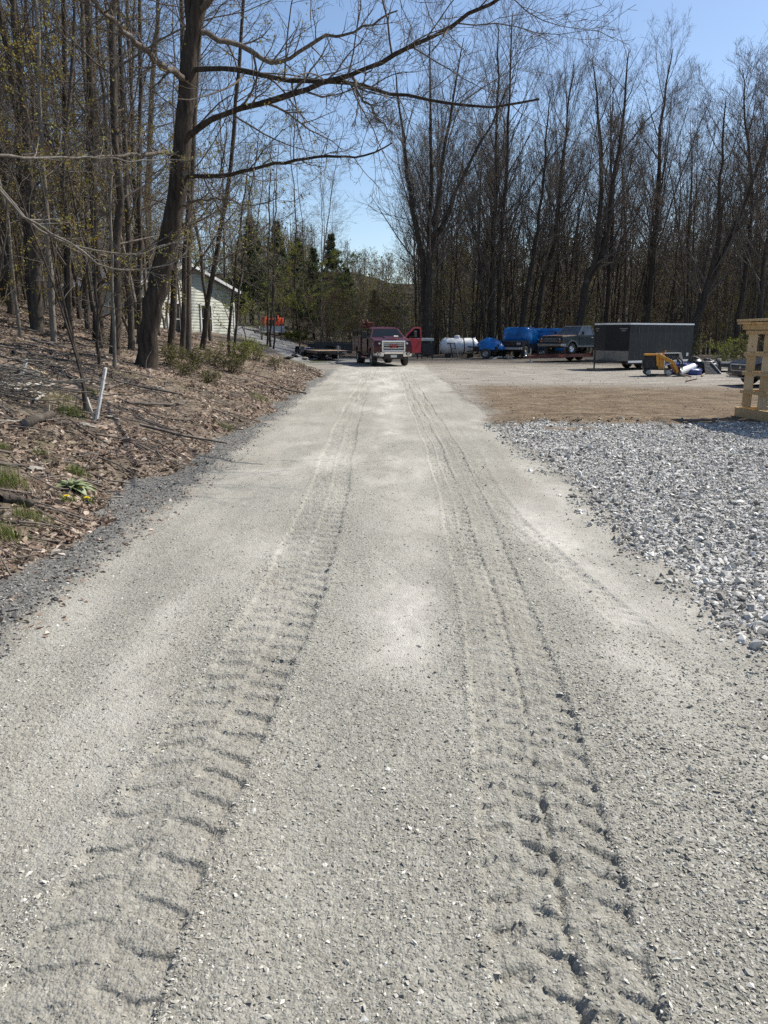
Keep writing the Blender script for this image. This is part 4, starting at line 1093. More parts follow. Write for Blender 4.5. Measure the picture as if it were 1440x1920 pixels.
# ------------------------------------------------------------------ vehicle materials
M_RED = mat("maroon_paint", (.055, .004, .009), .34, var=.12, dirt=((.075, .04, .035), .2), coat=.15, spec=.35)
M_DOORLIT = mat("maroon_paint_lit", (.25, .008, .022), .3, var=.08, dirt=((.25, .12, .10), .15), coat=.5)  # truck paint brightened for the open door, its daylight put into the colour
M_CHROME = mat("chrome", (.72, .73, .75), .14, 1.0, var=.06, dirt=((.35, .33, .30), .15))
M_BLACK = mat("black_plastic", (.016, .016, .017), .55, var=.3, dirt=((.10, .095, .085), .25))
M_FRAME = mat("black_steel", (.020, .020, .021), .5, .2, var=.3, dirt=((.13, .11, .09), .3))
M_TYRE = mat("tyre_rubber", (.020, .0195, .019), .85, var=.25, dirt=((.17, .155, .13), .45), bump=.5)
M_RIM = mat("steel_rim", (.50, .50, .50), .35, .8, var=.15, dirt=((.20, .18, .15), .3))
M_WGLASS = mat("vehicle_glass", (.008, .011, .013), .04, var=.2, spec=.25)
M_LENS = mat("clear_lens", (.55, .57, .60), .08, .3, var=.2)
M_AMBER = mat("amber_lens", (.55, .16, .02), .2)
M_REDLENS = mat("red_lens", (.50, .02, .015), .2)
M_PLATE = mat("licence_plate", (.60, .60, .56), .4, var=.1)
M_RUST = mat("rusty_red_steel", (.16, .045, .030), .75, var=.4, dirt=((.09, .05, .03), .4), bump=.3)
M_WOOD = mat("weathered_planks", (.26, .175, .115), .85, var=.35, scale=11, bump=.5)
M_TARP = mat("blue_tarp", (.010, .15, .42), .26, var=.35, scale=2.5, bump=.9, bscale=7)
M_SILVER = mat("dull_silver_paint", (.165, .17, .175), .5, .1, var=.2, dirt=((.20, .17, .14), .35))
M_GREYMETAL = mat("galvanised_steel", (.42, .43, .44), .45, .6, var=.2)

def wheel(root, c, r, w, rim=None, side=1, rr=.60, name='wheel', axis=(1, 0, 0)):
    """tyre with a rim as its sub-part; side = which way the outside faces along the axle"""
    t = MB().lathe(c, axis, [(r * .62, -w * .5), (r * .9, -w * .52), (r * .985, -w * .38), (r, -w * .2), (r, w * .2), (r * .985, w * .38), (r * .9, w * .52), (r * .62, w * .5), (r * .58, w * .3), (r * .58, -w * .3), (r * .62, -w * .5)], 26).build(name, M_TYRE, root, smooth=True)
    o = side * w * .5
    MB().lathe(c, axis, [(.001, o * .35), (r * .14, o * .40), (r * .16, o * .9), (r * .26, o * .85), (r * .30, o * .30), (r * .44, o * .25), (r * .50, o * .55), (r * rr, o * .85), (r * (rr + .03), o * .97)], 26).build('rim', rim or M_RIM, t, smooth=True)
    return t

def arch(cy, cz, r, z, a0=0, n=9):
    """points of a wheel arch from rear foot to front foot (y decreasing to increasing)"""
    s = math.asin(min(1, max(-1, (z - cz) / r)))
    return [(cy - r * math.cos(a), cz + r * math.sin(a)) for a in np.linspace(s, math.pi - s, n)]

def lettering(text, size, depth, name, material, parent, loc, rot):
    cu = bpy.data.curves.new(name, 'FONT'); cu.body = text; cu.size = size; cu.extrude = depth
    cu.align_x = 'CENTER'; cu.align_y = 'CENTER'; cu.offset = size * .02
    tmp = bpy.data.objects.new(name + '_curve', cu); COL.objects.link(tmp)
    bpy.context.view_layer.update()
    me = bpy.data.meshes.new_from_object(tmp.evaluated_get(bpy.context.evaluated_depsgraph_get()))
    bpy.data.objects.remove(tmp)
    o = link(name, me, material, parent); o.location = loc; o.rotation_euler = rot
    return o

# ------------------------------------------------------------------ red work truck
def red_truck():
    d = 39.6; x = wp(738, 680, d)[0]
    hd = R_(11.5)                                # heading: towards the camera, swung to its left
    rz = math.pi + hd
    fx, fy = math.sin(hd), -math.cos(hd)
    T = thing('work_truck', 'maroon pickup work truck facing the camera with its driver door wide open', 'truck', (x - fx * 3.1, d - fy * 3.1, tz(x, d)), rz)
    W = 1.0
    Z0 = .52
    low = [(-.55, Z0)] + [(1.0, Z0)] + arch(1.95, .43, .50, Z0) + [(2.62, Z0), (3.02, .66), (3.05, 1.00), (2.98, 1.30), (2.2, 1.40), (1.55, 1.46), (-.55, 1.40)]
    MB().prism(low, -W, W, lambda y, z: .05 if z > 1.25 else (.02 if z < .6 else 0)).build('body', M_RED, T, .035)
    MB().box(-.86, .86, 1.35, 2.55, .45, .98).build('wheel_well', M_BLACK, T)
    cab = MB()                                   # roof and pillars around the glass
    bl = [(-.93, 1.60, 1.44), (.93, 1.60, 1.44), (.93, -.52, 1.40), (-.93, -.52, 1.40)]
    tp = [(-.70, .92, 1.90), (.70, .92, 1.90), (.70, -.48, 1.93), (-.70, -.48, 1.93)]
    cab.hexa([bl[3], bl[2], bl[1], bl[0], tp[3], tp[2], tp[1], tp[0]])
    cab.hexa([(-.72, -.52, 1.90), (.72, -.52, 1.90), (.71, .96, 1.875), (-.71, .96, 1.875), (-.58, -.45, 1.985), (.58, -.45, 1.985), (.57, .78, 1.965), (-.57, .78, 1.965)])
    cab.build('cab', M_RED, T, .03)
    L = lambda a, b, t: Vector(a) + (Vector(b) - Vector(a)) * t
    def pane(a, b, c, d_, i, o, name):
        """glass on the face a-b-c-d, inset by i, standing o proud"""
        P = [Vector(q) for q in (a, b, c, d_)]; m = sum(P, Vector()) / 4
        n = (P[1] - P[0]).cross(P[3] - P[0]).normalized()
        if n.dot(m - Vector((0, .4, 1.2))) < 0: n = -n
        Q = [m + (p - m) * (1 - i) + n * o for p in P]
        return MB().slab(Q, .012).build(name, M_WGLASS, T)
    pane(bl[0], bl[1], tp[1], tp[0], .10, .006, 'windshield')
    pane(bl[0], bl[3], tp[3], tp[0], .14, .006, 'side_window')
    pane(bl[1], bl[2], tp[2], tp[1], .14, .006, 'side_window')
    MB().hexa([(-.34, 1.52, 1.49), (-.60, 1.50, 1.49), (-.60, 1.56, 1.49), (-.34, 1.58, 1.49), (-.36, 1.45, 1.53), (-.58, 1.44, 1.53), (-.58, 1.47, 1.53), (-.36, 1.48, 1.53)]).build('paper', M_PLATE, T)
    hs = MB()
    hs.hexa([(-.34, 1.75, 1.45), (.34, 1.75, 1.45), (.30, 2.75, 1.345), (-.30, 2.75, 1.345), (-.30, 1.85, 1.50), (.30, 1.85, 1.50), (.24, 2.60, 1.40), (-.24, 2.60, 1.40)])
    hs.build('hood_scoop', M_RED, T, .02)
    MB().box(-.24, .24, 2.40, 2.44, 1.412, 1.430).build('scoop_vent', M_BLACK, T)
    # nose
    g = MB()
    for a in ((-.62, .62, 1.20, 1.30), (-.62, .62, .74, .82), (-.62, -.52, .82, 1.20), (.52, .62, .82, 1.20)): g.box(a[0], a[1], 3.03, 3.12, a[2], a[3])
    g = g.build('grille', M_CHROME, T, .02)
    MB().box(-.52, .52, 3.03, 3.07, .82, 1.20).build('mesh_panel', M_BLACK, g)
    for z in (.885, .955, 1.065, 1.135): MB().box(-.51, .51, 3.075, 3.105, z - .016, z + .016).build('bar', M_CHROME, g, .008)
    lettering('GMC', .215, .015, 'lettering', mat("badge_red", (.42, .01, .012), .3), g, (0, 3.125, 1.01), (R_(90), 0, R_(180)))
    for s in (-1, 1):
        hl = MB().hexa([(s * .63, 3.01, .98), (s * .97, 2.86, .98), (s * .97, 2.80, 1.24), (s * .63, 2.98, 1.24), (s * .63, 3.07, .98), (s * .985, 2.90, .98), (s * .985, 2.84, 1.22), (s * .63, 3.05, 1.22)]).build('headlight', M_BLACK, T, .015)
        for q, zz in ((.72, 1.15), (.85, 1.15)): MB().cyl((s * q, 3.0 - (q - .63) * .45, zz), (s * q, 3.075 - (q - .63) * .45, zz), .055, .05, 12).build('lamp', M_LENS, hl)
        MB().hexa([(s * .64, 3.02, .93), (s * .97, 2.88, .93), (s * .97, 2.86, .97), (s * .64, 3.0, .97), (s * .64, 3.06, .93), (s * .985, 2.92, .93), (s * .985, 2.90, .97), (s * .64, 3.05, .97)]).build('running_light', M_LENS, hl)
    b = MB()
    for s in (-1, 1):
        b.hexa([(s * .50, 3.05, .47), (s * 1.0, 2.88, .50), (s * 1.0, 2.70, .52), (s * .50, 2.9, .50), (s * .50, 3.17, .72), (s * 1.01, 2.98, .74), (s * 1.01, 2.70, .74), (s * .50, 2.9, .72)])
    b.hexa([(-.50, 3.10, .60), (.50, 3.10, .60), (.50, 2.9, .60), (-.50, 2.9, .60), (-.50, 3.17, .735), (.50, 3.17, .735), (.50, 2.9, .735), (-.50, 2.9, .735)])
    b = b.build('front_bumper', M_CHROME, T, .03)
    for s in (-1, 1): MB().cyl((s * .76, 2.98, .62), (s * .76, 3.10, .62), .085, .085, 14).build('fog_light', M_BLACK, b); MB().cyl((s * .76, 3.10, .62), (s * .76, 3.112, .62), .062, .058, 14).build('fog_lens', M_LENS, b)
    MB().hexa([(-.52, 3.06, .36), (.52, 3.06, .36), (.56, 2.8, .36), (-.56, 2.8, .36), (-.50, 3.13, .595), (.50, 3.13, .595), (.5, 2.8, .595), (-.5, 2.8, .595)]).build('air_dam', M_BLACK, T, .02)
    MB().box(-.16, .16, 3.135, 3.15, .45, .585).build('licence_plate', M_PLATE, T)
    for s in (-1, 1):
        MB().tube([(s * .55, 3.10, .42), (s * .55, 3.16, .36), (s * .48, 3.16, .36)], .022, 6).build('tow_hook', M_FRAME, T)
    for s in (-1, 1): wheel(T, (s * .83, 1.95, .42), .42, .27, side=s)
    for s in (-1, 1): wheel(T, (s * .80, -2.10, .42), .42, .40, side=s, rr=.5)
    # passenger mirror and door line
    MB().box(1.04, 1.30, 1.20, 1.30, 1.42, 1.74).box(.94, 1.06, 1.22, 1.27, 1.45, 1.50).build('mirror', M_BLACK, T, .03)
    pd = MB().box(1.004, 1.012, -.42, 1.02, .62, 1.36).build('passenger_door', M_RED, T, .0)
    MB().box(1.01, 1.04, -.30, -.08, 1.14, 1.19).build('door_handle', M_BLACK, pd, .01)
    MB().tube([(1.02, -.4, .40), (1.02, 1.2, .40)], .06, 8).build('side_step', M_CHROME, T)
    # driver door, swung out: hinge at (1.0, 1.05)
    a = R_(66)
    dr = MB()
    def dp(u, z, o=0.0):     # u along the door from the hinge, o outward thickness
        return (-1.0 - u * math.sin(a) - o * math.cos(a), 1.08 - u * math.cos(a) + o * math.sin(a), z)
    lowp = [(0, .62), (1.10, .62), (1.12, 1.36), (0, 1.40)]
    dr.slab([dp(u, z) for u, z in lowp], .07)
    fr = [(0.0, 1.40), (.62, 1.90), (.70, 1.94), (1.06, 1.93), (1.12, 1.36)]
    for (u0, z0), (u1, z1) in zip(fr[:-1], fr[1:]): dr.bar(dp(u0, z0, .03), dp(u1, z1, .03), .06, .085)
    dr = dr.build('driver_door', M_DOORLIT, T, .012)
    MB().slab([dp(u, z, .02) for u, z in ((.06, 1.40), (.66, 1.88), (1.04, 1.88), (1.07, 1.40))], .01).build('door_glass', M_WGLASS, dr)
    MB().bar(dp(.42, 1.60, .30), dp(.60, 1.60, .30), .12, .34).bar(dp(.30, 1.46, .06), dp(.48, 1.50, .28), .05, .06).build('mirror', M_BLACK, dr, .03)
    MB().bar(dp(.93, 1.18, .09), dp(1.07, 1.18, .09), .03, .05).build('door_handle', M_BLACK, dr)
    # frame, tank, service body
    MB().box(-.48, .48, -3.6, 2.6, .48, .62).box(-.80, .80, -2.16, -2.04, .36, .48).build('chassis', M_FRAME, T)
    sb = MB()
    for s in (-1, 1):
        sb.prism([(-3.55, .66)] + [(-2.75, .66)] + arch(-2.10, .43, .52, .66) + [(-1.45, .66), (-.72, .66), (-.72, 1.50), (-3.55, 1.50)], s * 1.02, s * .62)
    sb.box(-.62, .62, -3.5, -.75, .70, .82); sb.box(-.62, .62, -3.55, -3.48, .82, 1.35)
    sb = sb.build('service_body', M_RED, T, .02)
    for s in (-1, 1):
        for y0, y1, z0, z1 in ((-3.48, -2.80, .72, 1.44), (-2.70, -1.52, 1.02, 1.44), (-1.40, -.78, .72, 1.44)):
            MB().box(s * 1.021, s * 1.045, y0, y1, z0, z1).build('locker_door', M_RED, sb, .008)
    rk = MB()
    for s in (-1, 1):
        for y in (-3.5, -2.1, -.75): rk.box(s * 1.0 - .03, s * 1.0 + .03, y - .03, y + .03, 1.50, 1.80)
        rk.box(s * 1.0 - .03, s * 1.0 + .03, -3.53, -.72, 1.80, 1.86)
    rk.box(-1.0, 1.0, -3.53, -3.47, 1.62, 1.68)
    rk.build('rack', M_FRAME, T)
    cr = MB()
    cr.cyl((.45, -1.25, 1.45), (.45, -1.25, 2.05), .14, .12, 10); cr.box(.22, .68, -1.5, -1.0, 2.0, 2.24)
    cr.bar((.45, -1.3, 2.18), (.45, -2.9, 2.02), .14, .16)
    cr.build('crane', M_RUST, T, .02)
    MB().lathe((.62, -1.0, 2.17), (1, 0, 0), [(.05, -.02), (.22, -.02), (.22, .02), (.08, .03), (.08, .22), (.22, .23), (.22, .27), (.05, .27)], 18).build('hose_reel', M_RUST, T)
    MB().box(-.55, .35, -1.2, -.78, 1.5, 1.78).box(-.6, -.1, -1.9, -1.3, 1.0, 1.62).build('toolbox', M_FRAME, T, .02)
    return T
red_truck()

# ------------------------------------------------------------------ trailers
def flatbed(name, label, loc, rz, L, W, zd, deck_m, frame_m, axles, tongue=1.5, ramps=False, wr=.36, fender=True, z_tilt=0.0, rails=0.0, grp=None, stripes=True, jack=True):
    """local +y runs to the tongue"""
    t = thing(name, label, 'trailer', loc, rz, grp); t.rotation_euler[0] = z_tilt
    MB().box(-W / 2 + .06, W / 2 - .06, -L / 2, L / 2, zd - .05, zd).build('deck', deck_m, t)
    f = MB()
    for s in (-1, 1): f.box(s * W / 2 - .05, s * W / 2 + .05, -L / 2 - .02, L / 2, zd - .16, zd + .01)
    f.box(-W / 2, W / 2, -L / 2 - .08, -L / 2 - .02, zd - .16, zd + .01); f.box(-W / 2, W / 2, L / 2, L / 2 + .06, zd - .16, zd + .01)
    for y in np.arange(-L / 2 + .5, L / 2, .6): f.box(-W / 2 + .05, W / 2 - .05, y - .03, y + .03, zd - .13, zd - .052)
    for s in (-1, 1): f.bar((s * W * .34, L / 2, zd - .10), (0, L / 2 + tongue, zd - .14), .10, .12)
    for y in axles: f.box(-W / 2, W / 2, y - .04, y + .04, wr - .04, wr + .06); f.box(-W * .42, W * .42, y - .2, y + .2, wr + .06, zd - .14)
    f.build('frame', frame_m, t)
    wx = W / 2 + .16
    for y in axles:
        for s in (-1, 1): wheel(t, (s * wx, y, wr), wr, .22, side=s)
    if fender:
        for s in (-1, 1):
            a0, a1 = min(axles) - wr - .12, max(axles) + wr + .12
            z1 = wr * 2 + .10
            fb = MB(); xa, xb = s * (wx - .15), s * (wx + .15)
            prof = [(a0, wr * 1.3), (a0 + .22, z1), (a1 - .22, z1), (a1, wr * 1.3)]
            for (p, q), (u, v) in zip(prof[:-1], prof[1:]):
                fb.hexa([(xa, p, q), (xb, p, q), (xb, u, v), (xa, u, v), (xa, p, q + .02), (xb, p, q + .02), (xb, u, v + .02), (xa, u, v + .02)])
            fb.build('fender', frame_m, t)
    if stripes:
        for s in (-1, 1):
            for y in np.linspace(-L / 2 + .3, L / 2 - .3, 3): MB().box(s * (W / 2 + .051), s * (W / 2 + .058), y - .1, y + .1, zd - .12, zd - .06).build('reflector', M_REDLENS, t)
    if ramps:
        for s in (-1, 1):
            rp = MB()
            for o in (-.2, .2): rp.bar((s * W * .30 + o, -L / 2 - .06, zd - .04), (s * W * .30 + o, -L / 2 - 1.6, .04), .06, .08)
            for q in np.linspace(.06, .94, 9): rp.bar((s * W * .30 - .2, -L / 2 - .06 - 1.54 * q, zd - .04 + (.08 - zd) * q), (s * W * .30 + .2, -L / 2 - .06 - 1.54 * q, zd - .04 + (.08 - zd) * q), .05, .05)
            rp.build('ramp', frame_m, t)
    if rails:
        r = MB()
        for s in (-1, 1):
            r.box(s * W / 2 - .03, s * W / 2 + .03, -L / 2, L / 2, zd + rails - .06, zd + rails)
            for y in np.linspace(-L / 2 + .05, L / 2 - .05, 5): r.box(s * W / 2 - .025, s * W / 2 + .025, y - .03, y + .03, zd + .01, zd + rails - .06)
        r.box(-W / 2, W / 2, L / 2 - .03, L / 2 + .03, zd + rails - .06, zd + rails)
        r.build('rail', frame_m, t)
        for s in (-1, 1): MB().box(s * (W / 2 - .012), s * (W / 2 + .012), -L / 2, L / 2, zd + .02, zd + rails - .10).build('side_panel', frame_m, t)
    if jack:
        MB().cyl((.12, L / 2 + tongue * .72, .05), (.12, L / 2 + tongue * .72, zd + .35), .035, .035, 8).box(.02, .22, L / 2 + tongue * .72 - .1, L / 2 + tongue * .72 + .1, 0, .05).build('jack', M_GREYMETAL, t)
    MB().cyl((0, L / 2 + tongue, zd - .14), (0, L / 2 + tongue + .28, zd - .14), .06, .05, 8).build('coupler', M_FRAME, t)
    return t

p = np.array([-3.9, 50.2]); a = math.atan2(3.0, 7.6)
flatbed('flatbed_trailer', 'plank-decked flatbed trailer hitched behind the red truck with its ramps folded down', (p[0], p[1], tz(p[0], p[1]) - .02), math.pi + .33, 5.6, 2.1, .62, M_WOOD, M_FRAME, (-1.9, -1.05), 1.6, ramps=True)
q = np.array([-3.5, 56.0]); q2 = tz(q[0], q[1])
flatbed('utility_trailer', 'black railed utility trailer parked behind the plank-decked flatbed', (q[0], q[1], q2), R_(-68), 3.6, 1.7, .62, M_FRAME, M_FRAME, (-.6,), 1.2, wr=.36, rails=.42, stripes=False)

# old pickup on its car trailer
PK = np.array([11.75, 47.3]); PKA = R_(123.5)
flatbed('car_trailer', 'low rusty-red car trailer carrying the old two-tone pickup', (PK[0], PK[1], tz(*PK)), PKA, 5.4, 1.9, .45, M_WOOD, M_RUST, (-1.35, -.55), 1.5, wr=.34)

def old_pickup():
    m_up = mat("faded_dark_green", (.026, .037, .041), .5, var=.3, scale=3, dirt=((.06, .045, .035), .2), spec=.2)
    m_rust = mat("rusted_primer", (.19, .095, .062), .7, var=.3, scale=3, dirt=((.04, .04, .04), .4))
    T = thing('pickup_truck', 'old two-tone square pickup with a rusty hood, sitting on a car trailer', 'pickup', (PK[0], PK[1], tz(*PK) + .45), PKA, None, .95)
    W = .98; Z0 = .40
    prof = [(-2.40, .50), (-2.0, Z0 + .02)] + arch(-1.35, .34, .44, Z0) + arch(1.55, .34, .44, Z0) + [(2.30, Z0 + .02), (2.42, .58), (2.42, 1.00), (2.34, 1.06), (1.05, 1.12), (-.40, 1.12), (-.42, 1.10), (-2.42, 1.10)]
    MB().prism(prof, -W, W, lambda y, z: .05 if z > 1.03 else (.03 if z < .5 else 0)).build('body', m_up, T, .03)
    MB().box(-.80, .80, -1.95, 2.1, .38, .78).build('underbody', M_BLACK, T)
    # lower silver band
    band = MB()
    for s in (-1, 1):
        for y0, y1 in ((-.88, 1.08), (-2.34, -1.82), (2.02, 2.34)): band.box(s * (W + .002), s * (W - .02), y0, y1, Z0 + .03, .64)
    band.build('silver_band', M_SILVER, T)
    for s in (-1, 1):
        for cy in (-1.35, 1.55):
            ar = MB(); pts = arch(cy, .34, .475, .42, n=12)
            for (u, v), (u2, v2) in zip(pts[:-1], pts[1:]): ar.bar((s * (W + .004), u, v), (s * (W + .004), u2, v2), .03, .06)
            ar.build('arch_trim', M_SILVER, T)
    MB().hexa([(-.90, 1.08, 1.125), (.90, 1.08, 1.125), (.88, 2.36, 1.066), (-.88, 2.36, 1.066), (-.86, 1.10, 1.165), (.86, 1.10, 1.165), (.84, 2.34, 1.105), (-.84, 2.34, 1.105)]).build('hood', m_rust, T, .015)
    bl = [(-.90, 1.02, 1.12), (.90, 1.02, 1.12), (.90, -.40, 1.12), (-.90, -.40, 1.12)]
    tp = [(-.72, .46, 1.66), (.72, .46, 1.66), (.74, -.30, 1.68), (-.74, -.30, 1.68)]
    cab = MB()
    for i in range(4):                           # open cab: pillars, sills, roof
        cab.bar(bl[i], tp[i], .07, .07)
    cab.bar(tp[0], tp[1], .07, .06).bar(tp[1], tp[2], .06, .07).bar(tp[2], tp[3], .07, .06).bar(tp[3], tp[0], .06, .07)
    cab.hexa([(-.76, -.36, 1.665), (.76, -.36, 1.665), (.74, .50, 1.650), (-.74, .50, 1.650), (-.66, -.28, 1.72), (.66, -.28, 1.72), (.64, .40, 1.71), (-.64, .40, 1.71)])
    cab.build('cab', M_SILVER, T, .015)
    MB().box(-.8, .8, -.36, -.20, .8, 1.40).build('bench_seat', M_BLACK, T, .04)
    m_see = mat("old_glass", (.05, .06, .065), .06, spec=.8)
    def pane(P, name):
        P = [Vector(v) for v in P]; c = sum(P, Vector()) / 4
        MB().slab([c + (v - c) * .93 for v in P], .01).build(name, m_see, T)
    pane((bl[0], bl[1], tp[1], tp[0]), 'windshield'); pane((bl[3], bl[2], tp[2], tp[3]), 'rear_window')
    for s, (i, j) in ((-1, (0, 3)), (1, (1, 2))):
        pane((bl[i], bl[j], tp[j], tp[i]), 'side_window')
        dd = MB().box(s * (W + .003), s * (W - .02), -.36, .92, .645, 1.05).build('door', m_up, T); MB().box(s * (W + .02), s * W, -.26, -.10, .98, 1.01).build('door_handle', M_CHROME, dd)
        MB().bar((s * .98, .84, 1.16), (s * 1.14, .86, 1.22), .03, .03).obox((s * 1.16, .86, 1.27), (.16, .05, .20)).build('mirror', M_BLACK, T)
        wheel(T, (s * .84, 1.55, .34), .34, .24, M_CHROME, s, .66); wheel(T, (s * .84, -1.35, .34), .34, .26, M_CHROME, s, .66)
        hl = MB().box(s * .62, s * .90, 2.40, 2.45, .84, .98).build('headlight', M_BLACK, T); MB().cyl((s * .76, 2.44, .91), (s * .76, 2.465, .91), .058, .05, 12).build('lens', M_LENS, hl)
        MB().box(s * .64, s * .90, 2.42, 2.45, .74, .80).build('turn_signal', M_AMBER, T)
    gr = MB().box(-.62, .62, 2.41, 2.435, .70, 1.02).build('grille', M_BLACK, T)
    for z in (.78, .86, .94): MB().box(-.60, .60, 2.436, 2.45, z - .008, z + .008).build('bar', M_GREYMETAL, gr)
    MB().prism([(2.44, .46), (2.58, .48), (2.60, .62), (2.44, .64)], -1.0, 1.0).box(-1.0, -.94, 2.15, 2.5, .48, .62).box(.94, 1.0, 2.15, 2.5, .48, .62).build('front_bumper', mat("dull_chrome", (.30, .30, .30), .35, .8, dirt=((.12, .10, .08), .35)), T, .02)
    bd = MB().box(-.97, -.90, -2.42, -.46, 1.10, 1.155).box(.90, .97, -2.42, -.46, 1.10, 1.155).box(-.9, .9, -2.42, -2.36, 1.10, 1.155)
    bd.build('bed_rail', m_up, T)
    return T
old_pickup()

def box_trailer():
    c = np.array([11.05, 35.2]); e = c + 4.45 * np.array([.85, .53])       # near front corner, near rear corner
    ax = (c - e); L = float(np.linalg.norm(ax)); ax = ax / L
    rz = math.atan2(-ax[0], ax[1])                                # local +y = forward
    W = 2.10
    nr = np.array([ax[1], -ax[0]])                                # local +x in the world
    far = nr if nr[1] > 0 else -nr
    mid = (c + e) / 2 + far * W / 2
    T = thing('enclosed_trailer', 'dark grey enclosed box trailer with a wedge nose and white roof edge', 'trailer', (mid[0], mid[1], tz(*mid)), rz)
    m_skin = mat("charcoal_skin", (.018, .020, .023), .45, var=.15, scale=1.5, dirt=((.03, .03, .03), .2), spec=.2)
    m_white = mat("white_roof_trim", (.74, .75, .76), .4, var=.05)
    m_seam = mat("seam_trim", (.03, .032, .036), .45)
    m_plate = mat("tread_plate", (.20, .195, .185), .5, .5, var=.2, bump=.6, bscale=60)
    H0, H1, h, NL = .42, 2.04, L / 2, .40
    plan = [(-W / 2, -h), (W / 2, -h), (W / 2, h), (0, h + NL), (-W / 2, h)]
    def shell(z0, z1, g): return [(x * g, y, z0) for x, y in plan] + [(x * g, y, z1) for x, y in plan], [(4, 3, 2, 1, 0), (5, 6, 7, 8, 9)] + [(i, (i + 1) % 5, 5 + (i + 1) % 5, 5 + i) for i in range(5)]
    MB().add(*shell(H0, H1, 1.0)).build('box', m_skin, T)
    MB().add(*shell(H1, H1 + .07, 1.0 + .02)).build('roof', m_white, T)
    for s in (-1, 1):
        rv = MB()
        for y in np.arange(-h + .4, h, .406): rv.box(s * W / 2 - .003, s * W / 2 + .006, y - .012, y + .012, H0 + .1, H1 - .03)
        rv.build('panel_seam', m_seam, T)
    st = MB()
    for s in (-1, 1):
        n = Vector((s * NL, W / 2, 0)).normalized() * .006
        a0, b0 = Vector((s * W / 2, h, H0)), Vector((0, h + NL, H0))
        P = [a0 + n, b0 + n, b0 + n + Vector((0, 0, .46)), a0 + n + Vector((0, 0, .46))]
        st.slab(P if s < 0 else P[::-1], -.004)
    st.build('stone_guard', m_plate, T)
    tr = MB()
    for s in (-1, 1): tr.box(s * (W / 2 + .001), s * (W / 2 + .03), -h, h, H0 - .07, H0 + .02)
    tr.build('lower_trim', m_white, T)
    fr = MB()
    for s in (-1, 1):
        fr.bar((s * .8, h - .3, .36), (0, h + NL + .95, .44), .08, .10); fr.box(s * .9 - .04, s * .9 + .04, -h, h, .28, .40)
    fr.build('frame', M_FRAME, T)
    MB().cyl((0, h + NL + .9, .44), (0, h + NL + 1.2, .46), .06, .05, 8).build('coupler', M_FRAME, T)
    MB().cyl((.0, h + NL + .62, .10), (.0, h + NL + .62, .95), .035, .035, 8).build('jack', M_FRAME, T)
    for s in (-1, 1):
        for y in (-.75, .10):
            wheel(T, (s * (W / 2 - .06), y - .2, .33), .33, .20, side=s)
        fd = MB()
        pr = [(-1.42, .40), (-1.25, .74), (.20, .74), (.36, .40)]
        for (p_, q_), (u, v) in zip(pr[:-1], pr[1:]): fd.hexa([(s * W / 2, p_, q_), (s * (W / 2 + .16), p_, q_), (s * (W / 2 + .16), u, v), (s * W / 2, u, v), (s * W / 2, p_, q_ + .02), (s * (W / 2 + .16), p_, q_ + .02), (s * (W / 2 + .16), u, v + .02), (s * W / 2, u, v + .02)])
        fd.build('fender', m_white, T)
        MB().box(s * (W / 2 + .001), s * (W / 2 + .012), h - .62, h - .54, H1 - .38, H1 - .12).build('vent', M_BLACK, T)
        MB().box(s * (W / 2 + .001), s * (W / 2 + .01), -h + .25, -h + .40, H0 + .18, H0 + .33).build('sticker', M_PLATE, T)
    # pale decal bars near the top of the nose
    dc = MB()
    for s in (-1, 1):
        for i, (q0, q1) in enumerate(((.10, .42), (.16, .34))):
            a0, b0 = Vector((s * W / 2, h, 0)), Vector((0, h + NL, 0)); n = Vector((s * NL, W / 2, 0)).normalized() * .004
            u0, u1 = a0 + (b0 - a0) * q0 + n, a0 + (b0 - a0) * q1 + n
            z = H1 - .20 - .09 * i
            dc.add([u0 + Vector((0, 0, z)), u1 + Vector((0, 0, z)), u1 + Vector((0, 0, z + .05)), u0 + Vector((0, 0, z + .05))], [(0, 1, 2, 3)])
    dc.build('decal', mat("faded_decal", (.16, .16, .165), .5), T)
    # wood block under the jack
    w = np.array([mid[0], mid[1]]) + ax * (h + NL + .62)
    tag(MB().box(-.3, .3, -.12, .12, 0, .09).build('wood_block', M_WOOD, None, .01), 'weathered wood block under the jack of the dark box trailer', 'wood block').location = (w[0], w[1], tz(*w) + .0)
    return T
box_trailer()

